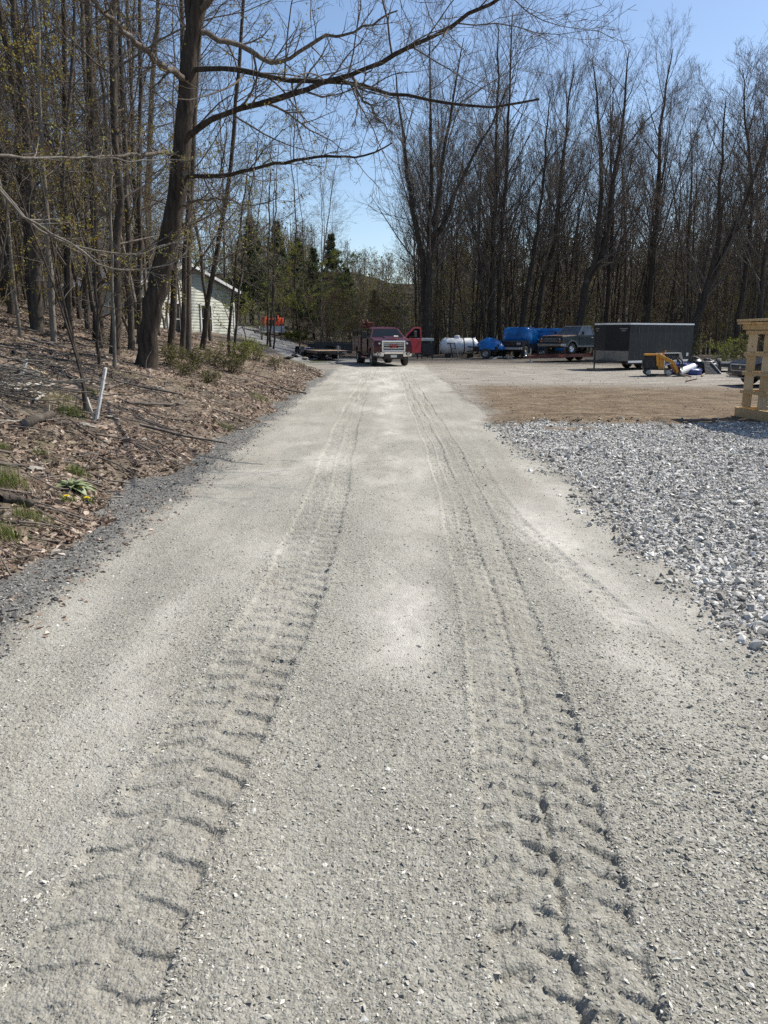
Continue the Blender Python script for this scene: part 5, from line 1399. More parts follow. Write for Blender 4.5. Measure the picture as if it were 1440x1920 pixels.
# ------------------------------------------------------------------ black car behind the wooden rack
def black_car():
    m = mat("black_paint", (.006, .0065, .008), .3, var=.2, dirt=((.03, .028, .026), .15), coat=.2, spec=.4)
    nose = wp(1376, 705, 24.2)
    hd = R_(97)                                  # heading to the left
    c = np.array([nose[0] + 2.65, nose[1] + .75])
    T = thing('parked_car', 'black car parked with its nose out from behind the wooden rack', 'car', (c[0], c[1], tz(*c)), hd)
    W = .90; Z0 = .24
    prof = [(-2.25, .36), (-1.9, Z0)] + arch(-1.35, .32, .37, Z0 + .02) + arch(1.40, .32, .37, Z0 + .02) + [(2.12, Z0), (2.27, .34), (2.28, .58), (2.18, .74), (1.90, .80), (.95, .92), (-1.5, .96), (-2.2, .93), (-2.28, .6)]
    MB().prism(prof, -W, W, lambda y, z: .07 * max(0, (z - .6) / .35) + (.16 * max(0, abs(y) - 1.9) / .38) + (.03 if z < .35 else 0)).build('body', m, T, .04)
    MB().box(-.78, .78, -1.9, 1.9, .22, .6).build('underbody', M_BLACK, T)
    bl = [(-.82, .98, .90), (.82, .98, .90), (.82, -1.95, .95), (-.82, -1.95, .95)]
    tp = [(-.60, .10, 1.40), (.60, .10, 1.40), (.60, -1.25, 1.41), (-.60, -1.25, 1.41)]
    MB().hexa([bl[3], bl[2], bl[1], bl[0], tp[3], tp[2], tp[1], tp[0]]).build('cabin', m, T, .04)
    def pane(P, name):
        P = [Vector(v) for v in P]; c0 = sum(P, Vector()) / 4; n = (P[1] - P[0]).cross(P[3] - P[0]).normalized()
        if n.dot(c0 - Vector((0, -.5, 1))) < 0: n = -n
        Q = [c0 + (v - c0) * .88 + n * .008 for v in P]; MB().slab(Q, .008).build(name, M_WGLASS, T)
    pane((bl[0], bl[1], tp[1], tp[0]), 'windshield'); pane((bl[3], bl[2], tp[2], tp[3]), 'rear_window')
    for i, j in ((0, 3), (1, 2)): pane((bl[i], bl[j], tp[j], tp[i]), 'side_window')
    g = MB()
    for a in ((-.55, .55, .66, .69), (-.48, .48, .47, .495)): g.box(a[0], a[1], 2.235, 2.285, a[2], a[3])
    g.bar((-.55, 2.26, .68), (-.48, 2.26, .48), .05, .03).bar((.55, 2.26, .68), (.48, 2.26, .48), .05, .03)
    g = g.build('grille', M_GREYMETAL, T)
    MB().box(-.5, .5, 2.255, 2.27, .49, .67).build('grille_mesh', M_BLACK, g)
    MB().box(-.06, .06, 2.272, 2.288, .545, .625).build('emblem', M_GREYMETAL, g, .01)
    for s in (-1, 1):
        MB().hexa([(s * .58, 2.20, .60), (s * .82, 2.02, .62), (s * .80, 1.9, .62), (s * .58, 2.1, .60), (s * .58, 2.19, .71), (s * .80, 2.0, .74), (s * .78, 1.9, .74), (s * .58, 2.08, .71)]).build('headlight', M_LENS, T, .01)
        MB().box(s * .45, s * .78, 2.215, 2.272, .34, .40).build('fog_light', M_GREYMETAL, T, .01)
        MB().obox((s * .95, .75, .98), (.16, .10, .12)).build('mirror', m, T, .02)
        for cy in (-1.35, 1.40): wheel(T, (s * .80, cy, .32), .32, .21, side=s, rr=.68)
    MB().box(-.26, .26, 2.275, 2.288, .36, .46).build('licence_plate', M_FRAME, T)
    MB().box(-.74, .74, 2.24, 2.30, .255, .285).build('lip', M_GREYMETAL, T)
    return T
black_car()

# ------------------------------------------------------------------ orange tractor
def tractor():
    d = 66.0; x = wp(512, 640, d)[0]
    m_o = mat("tractor_orange", (.62, .075, .018), .35, var=.1, dirt=((.3, .2, .12), .2))
    T = thing('tractor', 'compact orange loader tractor facing the road with a black canopy and raised grey bucket', 'tractor', (x, d, tz(x, d)), math.pi + .12, None, 1.15)
    h = MB(); h.hexa([(-.32, .2, .72), (.32, .2, .72), (.28, 1.45, .70), (-.28, 1.45, .70), (-.27, .2, 1.22), (.27, .2, 1.22), (.22, 1.40, 1.08), (-.22, 1.40, 1.08)])
    h.build('hood', m_o, T, .04)
    MB().box(-.20, .20, 1.44, 1.50, .76, 1.02).build('grille', M_BLACK, T)
    MB().box(-.26, .26, -.9, 1.4, .42, .71).box(-.55, .55, -.5, -.4, .5, .6).build('chassis', M_FRAME, T)
    for s in (-1, 1):
        wheel(T, (s * .55, 1.15, .32), .32, .24, m_o, s); wheel(T, (s * .64, -.45, .56), .56, .36, m_o, s)
        fd = MB(); pts = arch(-.45, .56, .66, .75, n=9)
        for (u, v), (u2, v2) in zip(pts[:-1], pts[1:]): fd.bar((s * .64, u, v), (s * .64, u2, v2), .36, .03)
        fd.build('fender', m_o, T)
        MB().bar((s * .42, .25, .5), (s * .42, .20, 1.35), .12, .10).bar((s * .42, .22, 1.32), (s * .46, 1.75, 1.05), .09, .13).bar((s * .46, 1.75, 1.08), (s * .46, 2.10, .55), .09, .12).build('loader_arm', m_o, T)
        MB().bar((s * .52, -.75, .8), (s * .50, -.70, 2.20), .06, .06).bar((s * .45, .12, .8), (s * .45, .05, 2.20), .05, .05).build('canopy_post', M_FRAME, T)
    MB().box(-.62, .62, -.95, .35, 2.20, 2.28).build('canopy', M_BLACK, T, .03)
    MB().box(-.24, .24, -.65, -.2, .75, .85).box(-.24, .24, -.70, -.60, .85, 1.3).build('seat', M_BLACK, T, .03)
    MB().lathe((0, .05, 1.22), (0, -.5, .9), [(.16, -.012), (.185, 0), (.16, .012), (.15, 0), (.16, -.012)], 16).build('steering_wheel', M_BLACK, T)
    b = MB(); W = .85; pr = [(2.05, .62), (2.12, .22), (2.62, .16), (2.62, .19), (2.16, .26), (2.10, .62)]
    b.prism(pr, -W, W)
    for s in (-1, 1): b.prism([(2.05, .62), (2.12, .22), (2.62, .16), (2.20, .62)], s * W - .02, s * W + .02)
    b.build('bucket', M_GREYMETAL, T)
tractor()
# ------------------------------------------------------------------ things standing about the yard
def ground_at(px, py_or_d, by_d=False):
    if by_d:
        x = wp(px, 640, py_or_d)[0]; return np.array([x, py_or_d, tz(x, py_or_d)])
    return hit(px, py_or_d)

def propane_tank():
    c = ground_at(861, 54.5, True)
    m_w = mat("white_tank_paint", (.74, .74, .73), .4, var=.08, scale=2, dirt=((.33, .32, .29), .25))
    T = thing('propane_tank', 'big white propane tank lying on blocks at the edge of the wood', 'tank', (c[0], c[1], c[2] + .22), R_(8))
    R, L = .56, 1.38
    prof = [(.001, -L)] + [(R * math.sin(t), -L + .42 * (1 - math.cos(t))) for t in np.linspace(.15, math.pi / 2, 8)] + [(R * math.cos(t), L - .42 + .42 * math.sin(t)) for t in np.linspace(0, math.pi / 2 - .15, 8)] + [(.001, L)]
    MB().lathe((0, 0, R), (1, 0, 0), prof, 32).build('tank_shell', m_w, T, smooth=True)
    MB().lathe((-.15, 0, 2 * R - .03), (0, 0, 1), [(.20, 0), (.20, .12), (.17, .18), (.10, .22), (.001, .23)], 18).build('valve_dome', m_w, T, smooth=True)
    for x in (.25, .90):
        MB().lathe((x, 0, R), (1, 0, 0), [(R + .006, -.03), (R + .018, -.03), (R + .018, .03), (R + .006, .03)], 32).build('strap', M_FRAME, T)
    for x in (-.8, .8): MB().box(x - .12, x + .12, -.42, .42, -.22, .06).build('foot', M_FRAME, T)
    for x in (-1.0, 1.12): MB().lathe((x, 0, 2 * R - .05), (0, 0, 1), [(.05, 0), (.05, .09), (.001, .1)], 10).build('lifting_lug', m_w, T)
    a = ground_at(855, 53.4, True)
    f = MB(); w = .19
    for s in (-1, 1): f.bar((s * w, 0, 0), (s * w * .8 - .22, .35, 1.02), .05, .05)
    for t in (.25, .62, .98): f.bar((-w - .22 * t, .35 * t, 1.02 * t), (w - .22 * t, .35 * t, 1.02 * t), .05, .05)
    f.bar((-w - .22, .36, 1.02), (-w - .38, .4, .95), .05, .05)
    tag(f.build('ladder_frame', M_FRAME), 'short black steel ladder frame leaning on the white tank', 'ladder frame').location = a
propane_tank()

def tarp_sheet(name, root, pts_fn, mat_, nu=26, nv=18, seed=0, wr=.05):
    """crumpled tarp: pts_fn(u, v) gives the smooth shape; wrinkles added along it"""
    U, V = np.meshgrid(np.linspace(0, 1, nu), np.linspace(0, 1, nv))
    P = np.array([[pts_fn(u, v) for u in np.linspace(0, 1, nu)] for v in np.linspace(0, 1, nv)])
    w = fbm(U * 5, V * 5, seed, 4)[..., None] * wr + (1 - np.abs(fbm(U * 15, V * 1.3, seed + 9, 2)) * 2)[..., None] ** 3 * wr * .9 * (1 - V[..., None] * .6) + np.abs(fbm(U * 9, V * 3, seed + 5, 3))[..., None] * wr * .8
    c = P.mean((0, 1)); P = P + nrm(P - c) * w
    i = np.arange(nu * nv).reshape(nv, nu)
    F = np.stack([i[:-1, :-1], i[:-1, 1:], i[1:, 1:], i[1:, :-1]], -1).reshape(-1, 4)
    o = link(name, mesh_np(name, P.reshape(-1, 3), F, True), mat_, root)
    s = o.modifiers.new('thickness', 'SOLIDIFY'); s.thickness = .012
    return o

def draped(cx, cy, z0, z1, hx, hy, p=3.5, peak=None, slope=0.0, e=.35):
    """a cover over a box-like load: superellipse dome, u round it and v from hem to crown"""
    def f(u, v):
        a = 2 * math.pi * u; k = math.cos(v * math.pi / 2 * .999) ** (e if e > .5 else .22)
        c, s = math.cos(a), math.sin(a)
        rr = (abs(c) ** p + abs(s) ** p) ** (-1 / p)
        z = z0 + (z1 - z0) * math.sin(v * math.pi / 2) ** (.42 if e < .5 else .9)
        x, y = hx * rr * c * k, hy * rr * s * k
        return (cx + x, cy + y, z + slope * x)
    return f

def tarped_cart():
    c = ground_at(917, 52.6, True)
    T = thing('utility_trailer', 'small black trailer with a low blue tarp over its load, beside the white tank', 'trailer', c, R_(62))
    f = MB()
    f.box(-.62, .62, -.85, .85, .46, .56); f.bar((0, .8, .48), (0, 1.55, .46), .08, .08)
    for s in (-1, 1): f.box(s * .62 - .03, s * .62 + .03, -.85, .85, .56, .78)
    f.build('frame', M_FRAME, T)
    for s in (-1, 1): wheel(T, (s * .78, -.1, .34), .34, .22, side=s, rim=M_RIM)
    MB().box(-.5, .5, -.85, -.80, .56, .95).box(-.75, .75, .95, 1.25, .72, .80).build('tailgate', M_FRAME, T)
    tarp_sheet('tarp', T, draped(0, -.1, .60, 1.30, .74, .95, 2.0, slope=.0, e=1.0), M_TARP, 34, 16, 3, .10)
tarped_cart()

def tarped_pickup():
    c = ground_at(977, 54.0, True)
    T = thing('tarped_truck', 'black pickup standing in the yard with its cab wrapped in a big blue tarp', 'pickup', c, R_(180 - 30))
    W = .92
    prof = [(-2.3, .62), (-1.85, .55)] + arch(-1.35, .42, .52, .55) + arch(1.45, .42, .52, .55) + [(2.2, .58), (2.3, .75), (2.3, 1.10), (2.1, 1.18), (-2.3, 1.22)]
    MB().prism(prof, -W, W).build('body', mat("dull_black_paint", (.010, .010, .012), .35, var=.3, dirt=((.06, .055, .05), .3)), T, .04)
    MB().box(-.75, .75, -1.9, 1.9, .45, .8).build('underbody', M_BLACK, T)
    for s in (-1, 1):
        for cy in (-1.35, 1.45): wheel(T, (s * .80, cy, .42), .42, .26, side=s)
        MB().box(s * .55, s * .82, 2.28, 2.32, .92, 1.06).build('headlight', M_LENS, T)
    MB().box(-.5, .5, 2.29, 2.325, .88, 1.06).build('grille', M_FRAME, T)
    MB().prism([(2.3, .58), (2.44, .60), (2.44, .74), (2.3, .76)], -.95, .95).build('front_bumper', M_GREYMETAL, T, .02)
    tarp_sheet('tarp', T, draped(0, .1, .98, 2.05, .98, 1.05, 6.0), M_TARP, 40, 16, 8, .06)
    tarp_sheet('rear_tarp', T, draped(0, -1.6, .98, 1.36, .96, .75, 5.0), M_TARP, 30, 12, 9, .06)
tarped_pickup()
def tarped_boat():
    c = ground_at(1026, 55.2, True)
    T = thing('tarped_load', 'tall load under a second blue tarp, showing above the old pickup hood', 'load', c, R_(60))
    MB().box(-.8, .8, -1.3, 1.3, .3, .45).box(-.75, .75, -1.2, 1.2, .45, 1.3).build('frame', M_FRAME, T)
    tarp_sheet('tarp', T, draped(0, 0, .5, 1.98, .85, 1.35, 5.0), M_TARP, 36, 16, 12, .06)
    for s in (-1, 1): wheel(T, (s * .9, 0, .34), .34, .2, side=s)
tarped_boat()

def scrap():
    """bits of broken concrete and metal under the tarped cart"""
    r = np.random.default_rng(31)
    g = mat("pale_scrap", (.30, .29, .27), .8, var=.35)
    for k, px in enumerate((922, 930, 938, 945, 951, 958)):
        c = ground_at(px, 51.2 + r.uniform(-.5, .6), True)
        m = MB().obox((0, 0, .06), (r.uniform(.25, .6), r.uniform(.12, .3), r.uniform(.05, .14)), (r.uniform(-.3, .3), r.uniform(-.3, .3), r.uniform(0, 3)))
        m.obox((.1, .05, .12), (r.uniform(.2, .5), .06, .05), (r.uniform(-.3, .3), .3, r.uniform(0, 3)))
        tag(m.build('scrap_piece', g, None, .012), 'pale broken scrap lying by the blue-tarped vehicles', 'scrap', 'scrap pieces by the tarped vehicles').location = c
scrap()

def generator():
    c = ground_at(797, 51.8, True)
    T = thing('equipment_box', 'dark boxy machine with a grey top beside the open red door', 'machine', c, R_(12))
    MB().box(-.38, .38, -.6, .6, .28, 1.02).build('body', M_BLACK, T, .03)
    MB().box(-.42, .42, -.64, .64, 1.16, 1.34).build('top', M_GREYMETAL, T, .02)
    f = MB()
    for x in (-.36, .36):
        for y in (-.56, .56): f.box(x - .03, x + .03, y - .03, y + .03, .0, 1.16)
    f.build('frame', M_FRAME, T)
    MB().box(-.30, .30, -.62, -.605, .45, .85).build('panel', M_FRAME, T)
generator()

def stump_grinder():
    d = 30.6; c = ground_at(1236, d, True)
    m_y = mat("machine_yellow", (.62, .27, .018), .4, var=.15, dirt=((.16, .10, .05), .35))
    T = thing('compact_loader', 'small yellow tracked machine with a black engine cover in front of the box trailer', 'machine', c, R_(78), None, .87)
    # local +y points left in the photo (engine end); tracks along y
    for s in (-1, 1):
        tr = MB(); pts = [(-.62, .16), (-.55, .05), (.45, .05), (.56, .16), (.45, .30), (-.50, .30)]
        n = len(pts)
        for i in range(n): tr.bar((s * .34, *pts[i]), (s * .34, *pts[(i + 1) % n]), .17, .05)
        tr = tr.build('track', M_TYRE, T, .01)
        for y in (-.48, .42): MB().lathe((s * .34, y, .17), (1, 0, 0), [(.001, -.09), (.04, -.095), (.06, -.07), (.11, -.07), (.125, -.08), (.125, .08), (.06, .07), (.001, .09)], 16).build('track_wheel', M_GREYMETAL, tr, smooth=True)
    MB().hexa([(-.28, -.2, .28), (.28, -.2, .28), (.28, .62, .30), (-.28, .62, .30), (-.27, -.15, .98), (.27, -.15, .98), (.27, .60, .86), (-.27, .60, .86)]).build('engine', M_BLACK, T, .04)
    MB().box(-.31, .31, -.22, .60, .90, .98).box(-.34, -.29, -.25, .0, .30, .93).box(.29, .34, -.25, .0, .30, .93).build('hood', m_y, T, .03)
    MB().box(-.2, .2, .625, .65, .40, .78).build('radiator_grille', M_FRAME, T)
    la = MB()
    for s in (-1, 1):
        la.bar((s * .38, .05, .95), (s * .40, -.62, .62), .07, .13); la.bar((s * .40, -.60, .66), (s * .40, -.86, .16), .07, .11); la.bar((s * .38, .02, .45), (s * .38, .08, .98), .07, .12)
    la.build('loader_arm', m_y, T, .01)
    cy = MB()
    for s in (-1, 1): cy.cyl((s * .30, -.15, .40), (s * .34, -.58, .60), .028, .022, 8)
    cy.build('hydraulic_ram', M_CHROME, T)
    MB().tube([(.1, -.6, .70), (.12, -.82, .78), (.12, -.98, .62), (.1, -1.0, .30)], .035, 8).tube([(-.1, -.6, .74), (-.12, -.84, .86), (-.12, -1.05, .66), (-.1, -1.06, .28)], .035, 8).build('hose', M_FRAME, T)
    b = MB(); b.prism([(-.90, .42), (-.86, .06), (-1.28, .03), (-1.28, .06), (-.92, .12), (-.95, .42)], -.46, .46)
    b.build('bucket', M_FRAME, T)
    MB().tube([(.18, -.12, .95), (.16, -.05, 1.45)], .014, 6).tube([(-.15, -.2, .98), (-.15, -.24, 1.22)], .018, 6).build('lever', M_FRAME, T)
    MB().tube([(-.26, -.18, .98), (-.26, -.30, 1.12), (.26, -.30, 1.12), (.26, -.18, .98)], .018, 6).build('handrail', m_y, T)
stump_grinder()

def bundles():
    m_w = mat("white_roll", (.68, .67, .65), .45, var=.08, bump=.4, bscale=12)
    m_b = mat("blue_sheet", (.018, .045, .20), .4, var=.3, bump=.6, bscale=12)
    a, b = ground_at(1277, 30.9, True), ground_at(1305, 31.6, True)
    T = thing('plastic_roll', 'white plastic sheet roll lying propped up beside the yellow machine', 'roll', a)
    e = Vector(b - a) + Vector((0, 0, .34))
    m = MB().cyl((0, 0, .13), tuple(e), .14, .13, 16).build('roll', m_w, T, .02)
    MB().cyl(tuple(e), tuple(e * 1.02), .07, .07, 12).build('core', M_BLACK, T)
    t = thing('folded_tarp', 'crumpled blue tarp under the white plastic roll', 'tarp', a + (b - a) * .8)
    tarp_sheet('sheet', t, draped(0, 0, 0, .26, .42, .25, 2.2), m_b, 24, 10, 41, .10)
    t = thing('folded_tarp', 'blue and white striped tarp bundle behind the white plastic roll', 'tarp', ground_at(1289, 31.9, True))
    tarp_sheet('sheet', t, draped(0, 0, 0, .44, .40, .3, 2.2), m_b, 24, 10, 43, .12)
    MB().bar((-.35, -.28, .16), (.2, -.25, .42), .03, .07).build('stripe', m_w, t)
    # black plastic heap
    m_k = mat("black_sheet", (.008, .008, .010), .35, var=.3, bump=.8, bscale=9)
    c = ground_at(1324, 32.6, True)
    t = thing('covered_heap', 'heap covered with crumpled black plastic right of the white roll', 'heap', c)
    tarp_sheet('cover', t, draped(0, 0, 0, .52, .52, .42, 2.3), m_k, 30, 12, 47, .12)
    c = ground_at(1344, 31.8, True)
    t = thing('black_panel', 'slanted black sheet panel leaning on the right end of the covered heap', 'panel', c)
    MB().slab([(-.35, 0, 0), (.32, .05, 0), (-.02, .35, .46), (-.30, .35, .46)], .02).build('sheet', m_k, t)
    MB().bar((.34, .03, .02), (0, .33, .50), .02, .03).build('edge', M_GREYMETAL, t)
    # long low black trailer bed with a pale edge
    c = ground_at(1372, 34.4, True)
    t = thing('flatbed_trailer', 'long low black trailer bed with a pale top edge, behind the black heap', 'trailer', c, R_(-4))
    MB().box(-1.3, 2.6, -.8, .8, .22, .42).build('bed', M_FRAME, t)
    MB().box(-.75, 2.6, -.83, -.801, .38, .44).box(-1.3, -.85, -.83, -.801, .38, .44).build('edge', M_GREYMETAL, t)
    for x in (.2, .95): wheel(t, (x, -.62, .22), .22, .16, axis=(0, 1, 0))
    for k, (px, d, s) in enumerate(((1306, 33.4, .34), (1330, 34.2, .3), (1352, 33.6, .3))):
        c = ground_at(px, d, True)
        t = thing('old_tyre', ('worn tyre standing left of the black heap', 'worn tyre half hidden behind the black heap', 'worn tyre at the right end of the black heap')[k], 'tyre', c)
        MB().lathe((0, 0, s), (1, .6 - k * .5, .1), [(s * .6, -.09), (s * .95, -.1), (s, -.04), (s, .04), (s * .95, .1), (s * .6, .09), (s * .56, 0), (s * .6, -.09)], 22).build('tyre', M_TYRE, t, smooth=True)
    # stray sticks and rubble on the lot
    r = np.random.default_rng(5)
    for k, (px, py, l, a, lb) in enumerate(((1318, 706, .55, 1.0, 'grey stick lying on the lot below the black heap'), (1290, 708, .3, 2.2, 'short dark stub of wood on the lot near the white roll'), (1296, 716, .5, .4, 'pale board offcut on the lot in front of the black heap'))):
        c = hit(px, py); m = MB().bar((-l / 2 * math.cos(a), -l / 2 * math.sin(a), .03), (l / 2 * math.cos(a), l / 2 * math.sin(a), .10), .06, .05)
        tag(m.build('stick', M_WOOD, None, .01), lb, 'stick').location = c
bundles()

# ------------------------------------------------------------------ the wooden rack of crates at the right edge
def wooden_rack():
    def pine(nm, lo, hi):
        m, nt, nn, ln, p = nodes_of(nm)
        tc = nn.new('ShaderNodeTexCoord').outputs['Object']
        v = N(nt, 'ShaderNodeMapping', ins={'Vector': tc, 'Scale': (7, 7, 1.1)}).outputs[0]
        g = noise(nt, v, 4, 6, .6)
        c = ramp(nt, g, [(.3, lo), (.7, hi)])
        k = ramp(nt, noise(nt, tc, 9, 3, .5), [(.68, (1, 1, 1)), (.75, (.45, .33, .22))])
        ln.new(mixc(nt, 1.0, c, k, 'MULTIPLY'), p.inputs['Base Color']); p.inputs['Roughness'].default_value = .75
        b = N(nt, 'ShaderNodeBump', ins={'Strength': .4, 'Distance': .004, 'Height': g}); ln.new(b.outputs[0], p.inputs['Normal'])
        return m
    mw = pine("fresh_pine", (.45, .31, .15), (.60, .45, .25))
    mw2 = pine("pale_pine", (.56, .42, .235), (.70, .57, .37))
    b = hit(1388, 781)
    # local x runs along the side facing the road (towards the camera), y = depth away from the road
    T = thing('crate_stack', 'tall stack of fresh pine crates of upright slats at the right edge', 'crate stack', b, R_(-83))
    Lx, Ly = 2.4, 1.25
    def frame_ring(z0, z1, o=0.0, w=.035):
        m = MB()
        m.box(-o, Lx + o, -o - w, -o, z0, z1); m.box(-o, Lx + o, Ly + o, Ly + o + w, z0, z1)
        m.box(-o - w, -o, -o - w, Ly + o + w, z0, z1); m.box(Lx + o, Lx + o + w, -o - w, Ly + o + w, z0, z1)
        return m
    frame_ring(0, .19, .045, .04).build('base_board', mw, T, .004)
    MB().box(0, Lx, 0, Ly, .10, .12).build('floor', mw, T)
    tiers = [(.20, .53), (.545, .90), (.915, 1.28), (1.295, 1.70)]
    k = 0
    for i, (z0, z1) in enumerate(tiers):
        nx, ny = 5, 3
        for q in range(8):
            x = q * (Lx - .25) / 7
            MB().box(x, x + .25, Ly - .022, Ly, z0, z1).build('slat', (mw, mw2)[(q + i) % 2], T, .003)
        for q in range(nx):
            x = q * (Lx - .29) / (nx - 1)
            for yy in (0,):
                MB().box(x + (.0 if yy == 0 else -.14 if q else .1), x + .29 + (.0 if yy == 0 else -.14 if q else .1) - (.06 if yy else 0), yy, yy + .022, z0, z1).build('slat', (mw, mw2)[(q + i + (yy > 0)) % 2], T, .003)
        for q in range(ny):
            y = .03 + q * (Ly - .19) / (ny - 1)
            for xx in (0, Lx - .022):
                MB().box(xx, xx + .022, y, y + .13, z0, z1).build('slat', (mw, mw2)[(q + i) % 2], T, .003)
        for cx in (.024, Lx - .10):
            for cy in (.024, Ly - .10): MB().box(cx, cx + .075, cy, cy + .075, z0, z1).build('corner_post', mw2, T, .003)
        frame_ring(z1 - .055, z1 + .013, .012, .03).build('band', mw, T, .004)
    MB().box(Lx * .36, Lx * .36 + .03, .06, Ly - .06, .2, 1.6).build('inner_board', mw2, T)
    frame_ring(1.73, 1.83, .05, .04).build('top_frame', mw, T, .004)
    for q in range(13):
        x = -.18 + q * (Lx + .20) / 12
        MB().box(x, x + .17, -.16, Ly + .16, 1.835, 1.872).build('top_slat', mw2 if q % 2 else mw, T, .003)
    tag(MB().bar((.0, -.22, 1.905), (Lx - .2, -.02, 1.935), .15, .04).build('loose_board', mw, None, .004), 'loose pine board laid along the top of the crate stack', 'board')
    o = bpy.data.objects['loose_board']; o.location = b; o.rotation_euler = (0, 0, R_(-83))
wooden_rack()
# ------------------------------------------------------------------ small things on the left bank
M_PAINTW = mat("weathered_white_paint", (.66, .65, .62), .6, var=.08, scale=9, dirt=((.33, .30, .26), .35), bump=.3)
M_GREYWOOD = mat("grey_dead_wood", (.20, .185, .165), .9, var=.35, scale=12, bump=.6)
M_STICK = mat("fallen_wood", (.12, .10, .085), .9, var=.45, scale=8, bump=.6)
M_PALESTICK = mat("pale_bare_wood", (.45, .41, .345), .85, var=.25, scale=8, bump=.4)

def stake(p0px, p1px, w, label, material, name='stake', dd=0.0):
    b = hit(*p0px); t = wp(p1px[0], p1px[1], b[1] + dd)
    m = MB(); e = Vector(t - b); s = w / FPX * b[1]
    m.bar((0, 0, 0) if dd else tuple(-e.normalized() * .15), tuple(e), s, s * .45)
    m.bar(tuple(e * .985), tuple(e * 1.012), s * .55, s * .3)
    o = m.build(name, material, None, .004); o.location = b
    return tag(o, label, name.replace('_', ' '))
stake((181, 789), (198, 690), 9, 'tall white painted stake standing on the bank at the edge of the leaves', M_PAINTW)
stake((177, 788), (163, 745), 6, 'short greyish white stake leaning left against the foot of the tall one', mat('bleached_wood', (.42, .40, .36), .8, var=.2, scale=9))
stake((36, 714), (51, 674), 9, 'white stake leaning at the far left beyond the brush pile', M_PAINTW)
b_ = hit(161, 772)
tag(link('stump', tube_mesh('stump', [(line([(0, 0, -.1), (.005, .01, .12), (-.01, .0, .30)], 5)[None], np.array([[.05, .043, .040, .036, .028]]), 9)]), B_GREY), 'short rotten stump at the foot of the twin dead saplings', 'stump').location = b_

def branch(pts, r0, r1, label, seed, material=M_STICK, name='fallen_branch', kids=6, group=None, lift=.02, dpts=False):
    """a fallen branch lying through photo points on the ground"""
    r = np.random.default_rng(seed)
    W = np.array([hit(*p) + (0, 0, lift + r0 * .6) for p in pts])
    b = W[0].copy()
    P = line(W - b, 14, .012, r)[None]; Q = np.linspace(r0, r1, 14)[None]
    bt = [(P, Q, 7)]
    if kids:
        A, AQ = children(P, Q, r, n=np.array([kids]), t=(.2, 1), ang=(42, 14), ln=.30, lt=.3, rr=.55, nseg=5, wob=.12, up=.0, tip=.35, rmin=.003, flat=.7)
        bt.append((A, AQ, 4))
        C, CQ = children(A, AQ, r, n=2, t=(.3, 1), ang=(40, 12), ln=.5, rr=.7, nseg=3, wob=.12, up=.02, tip=.5, rmin=.0025)
        bt.append((C, CQ, 3))
    o = link(name, tube_mesh(name, bt), material); o.location = b
    return tag(o, label, 'log' if 'log' in name else 'branch', group)
def log_end(px0, px1, r0, label, seed):
    r = np.random.default_rng(seed)
    a, c = hit(*px0), hit(*px1); b = a.copy(); a = a - b; c = c - b
    T = thing('log', label, 'log', b)
    P = line([a + (0, 0, r0 * .8), (a + c) / 2 + (0, 0, r0), c + (0, 0, r0 * .8)], 8, .01, r)[None]
    link('bark', tube_mesh('bark', [(P, np.linspace(r0, r0 * .85, 8)[None], 14)]), B_GREY, T)
    d = Vector(P[0, 0] - P[0, 1]).normalized()
    p = Vector(P[0, 0])
    MB().cyl(tuple(p - d * .02), tuple(p + d * .004), r0 * .97, r0 * .95, 14).build('cut_end', M_GREYWOOD, T)
    d2 = Vector(P[0, -1] - P[0, -2]).normalized(); p2 = Vector(P[0, -1])
    MB().cyl(tuple(p2 - d2 * .02), tuple(p2 + d2 * .004), r0 * .82, r0 * .8, 14).build('cut_end', M_GREYWOOD, T)
log_end((48, 802), (98, 784), .06, 'short cut log with a dark end lying above the grass tufts', 3)
branch([(0, 727), (40, 727), (104, 726)], .035, .02, 'long pale pole lying level across the brush pile, the upper one', 4, M_PALESTICK, kids=3)
branch([(4, 735), (45, 736), (86, 745)], .034, .02, 'pale pole with a forked end lying just under the upper one', 5, M_PALESTICK, kids=3)
branch([(62, 757), (82, 746)], .022, .017, 'short pale stick end poking out of the brush pile', 6, M_PALESTICK, kids=0)
branch([(58, 694), (92, 706)], .02, .014, 'yellowish peeled stick right of the far white stake', 7, mat("peeled_wood", (.46, .36, .20), .8, var=.2), kids=0)
branch([(0, 696), (40, 703), (80, 711)], .05, .035, 'thick dark fallen limb under the far white stake', 8, kids=4)
branch([(236, 756), (290, 763), (330, 762), (350, 756)], .028, .018, 'crooked dark branch lying on the leaves right of the tall white stake', 9, kids=4)
branch([(316, 788), (340, 790), (366, 793)], .014, .008, 'thin grey stick on the leaves near the road edge', 10, kids=3)
branch([(24, 664), (70, 668), (120, 677), (190, 690)], .03, .015, 'long fallen limb lying across the slope below the far trunks', 11, kids=6)
branch([(60, 640), (120, 655), (170, 662)], .035, .02, 'dark fallen limb half buried in leaves at the foot of the thick left trunk', 12, kids=4)
branch([(0, 794), (40, 792), (100, 788)], .008, .005, 'thin pale straight twig lying in front of the short log', 13, M_PALESTICK, kids=2)
branch([(0, 765), (18, 778), (36, 792)], .014, .008, 'dark twig slanting down at the left edge below the brush pile', 14, kids=3)
branch([(205, 733), (240, 718), (292, 708)], .018, .010, 'slim dark twig rising to the right behind the tall white stake', 15, kids=4)
branch([(0, 942), (30, 946), (60, 952)], .045, .035, 'rotten log end lying at the left edge above the lowest grass', 16, B_GREY, kids=0, name='rotten_log')
branch([(430, 806), (452, 800), (470, 796)], .012, .007, 'small twig on the leaves by the road edge, farthest from the stakes', 17, kids=3)

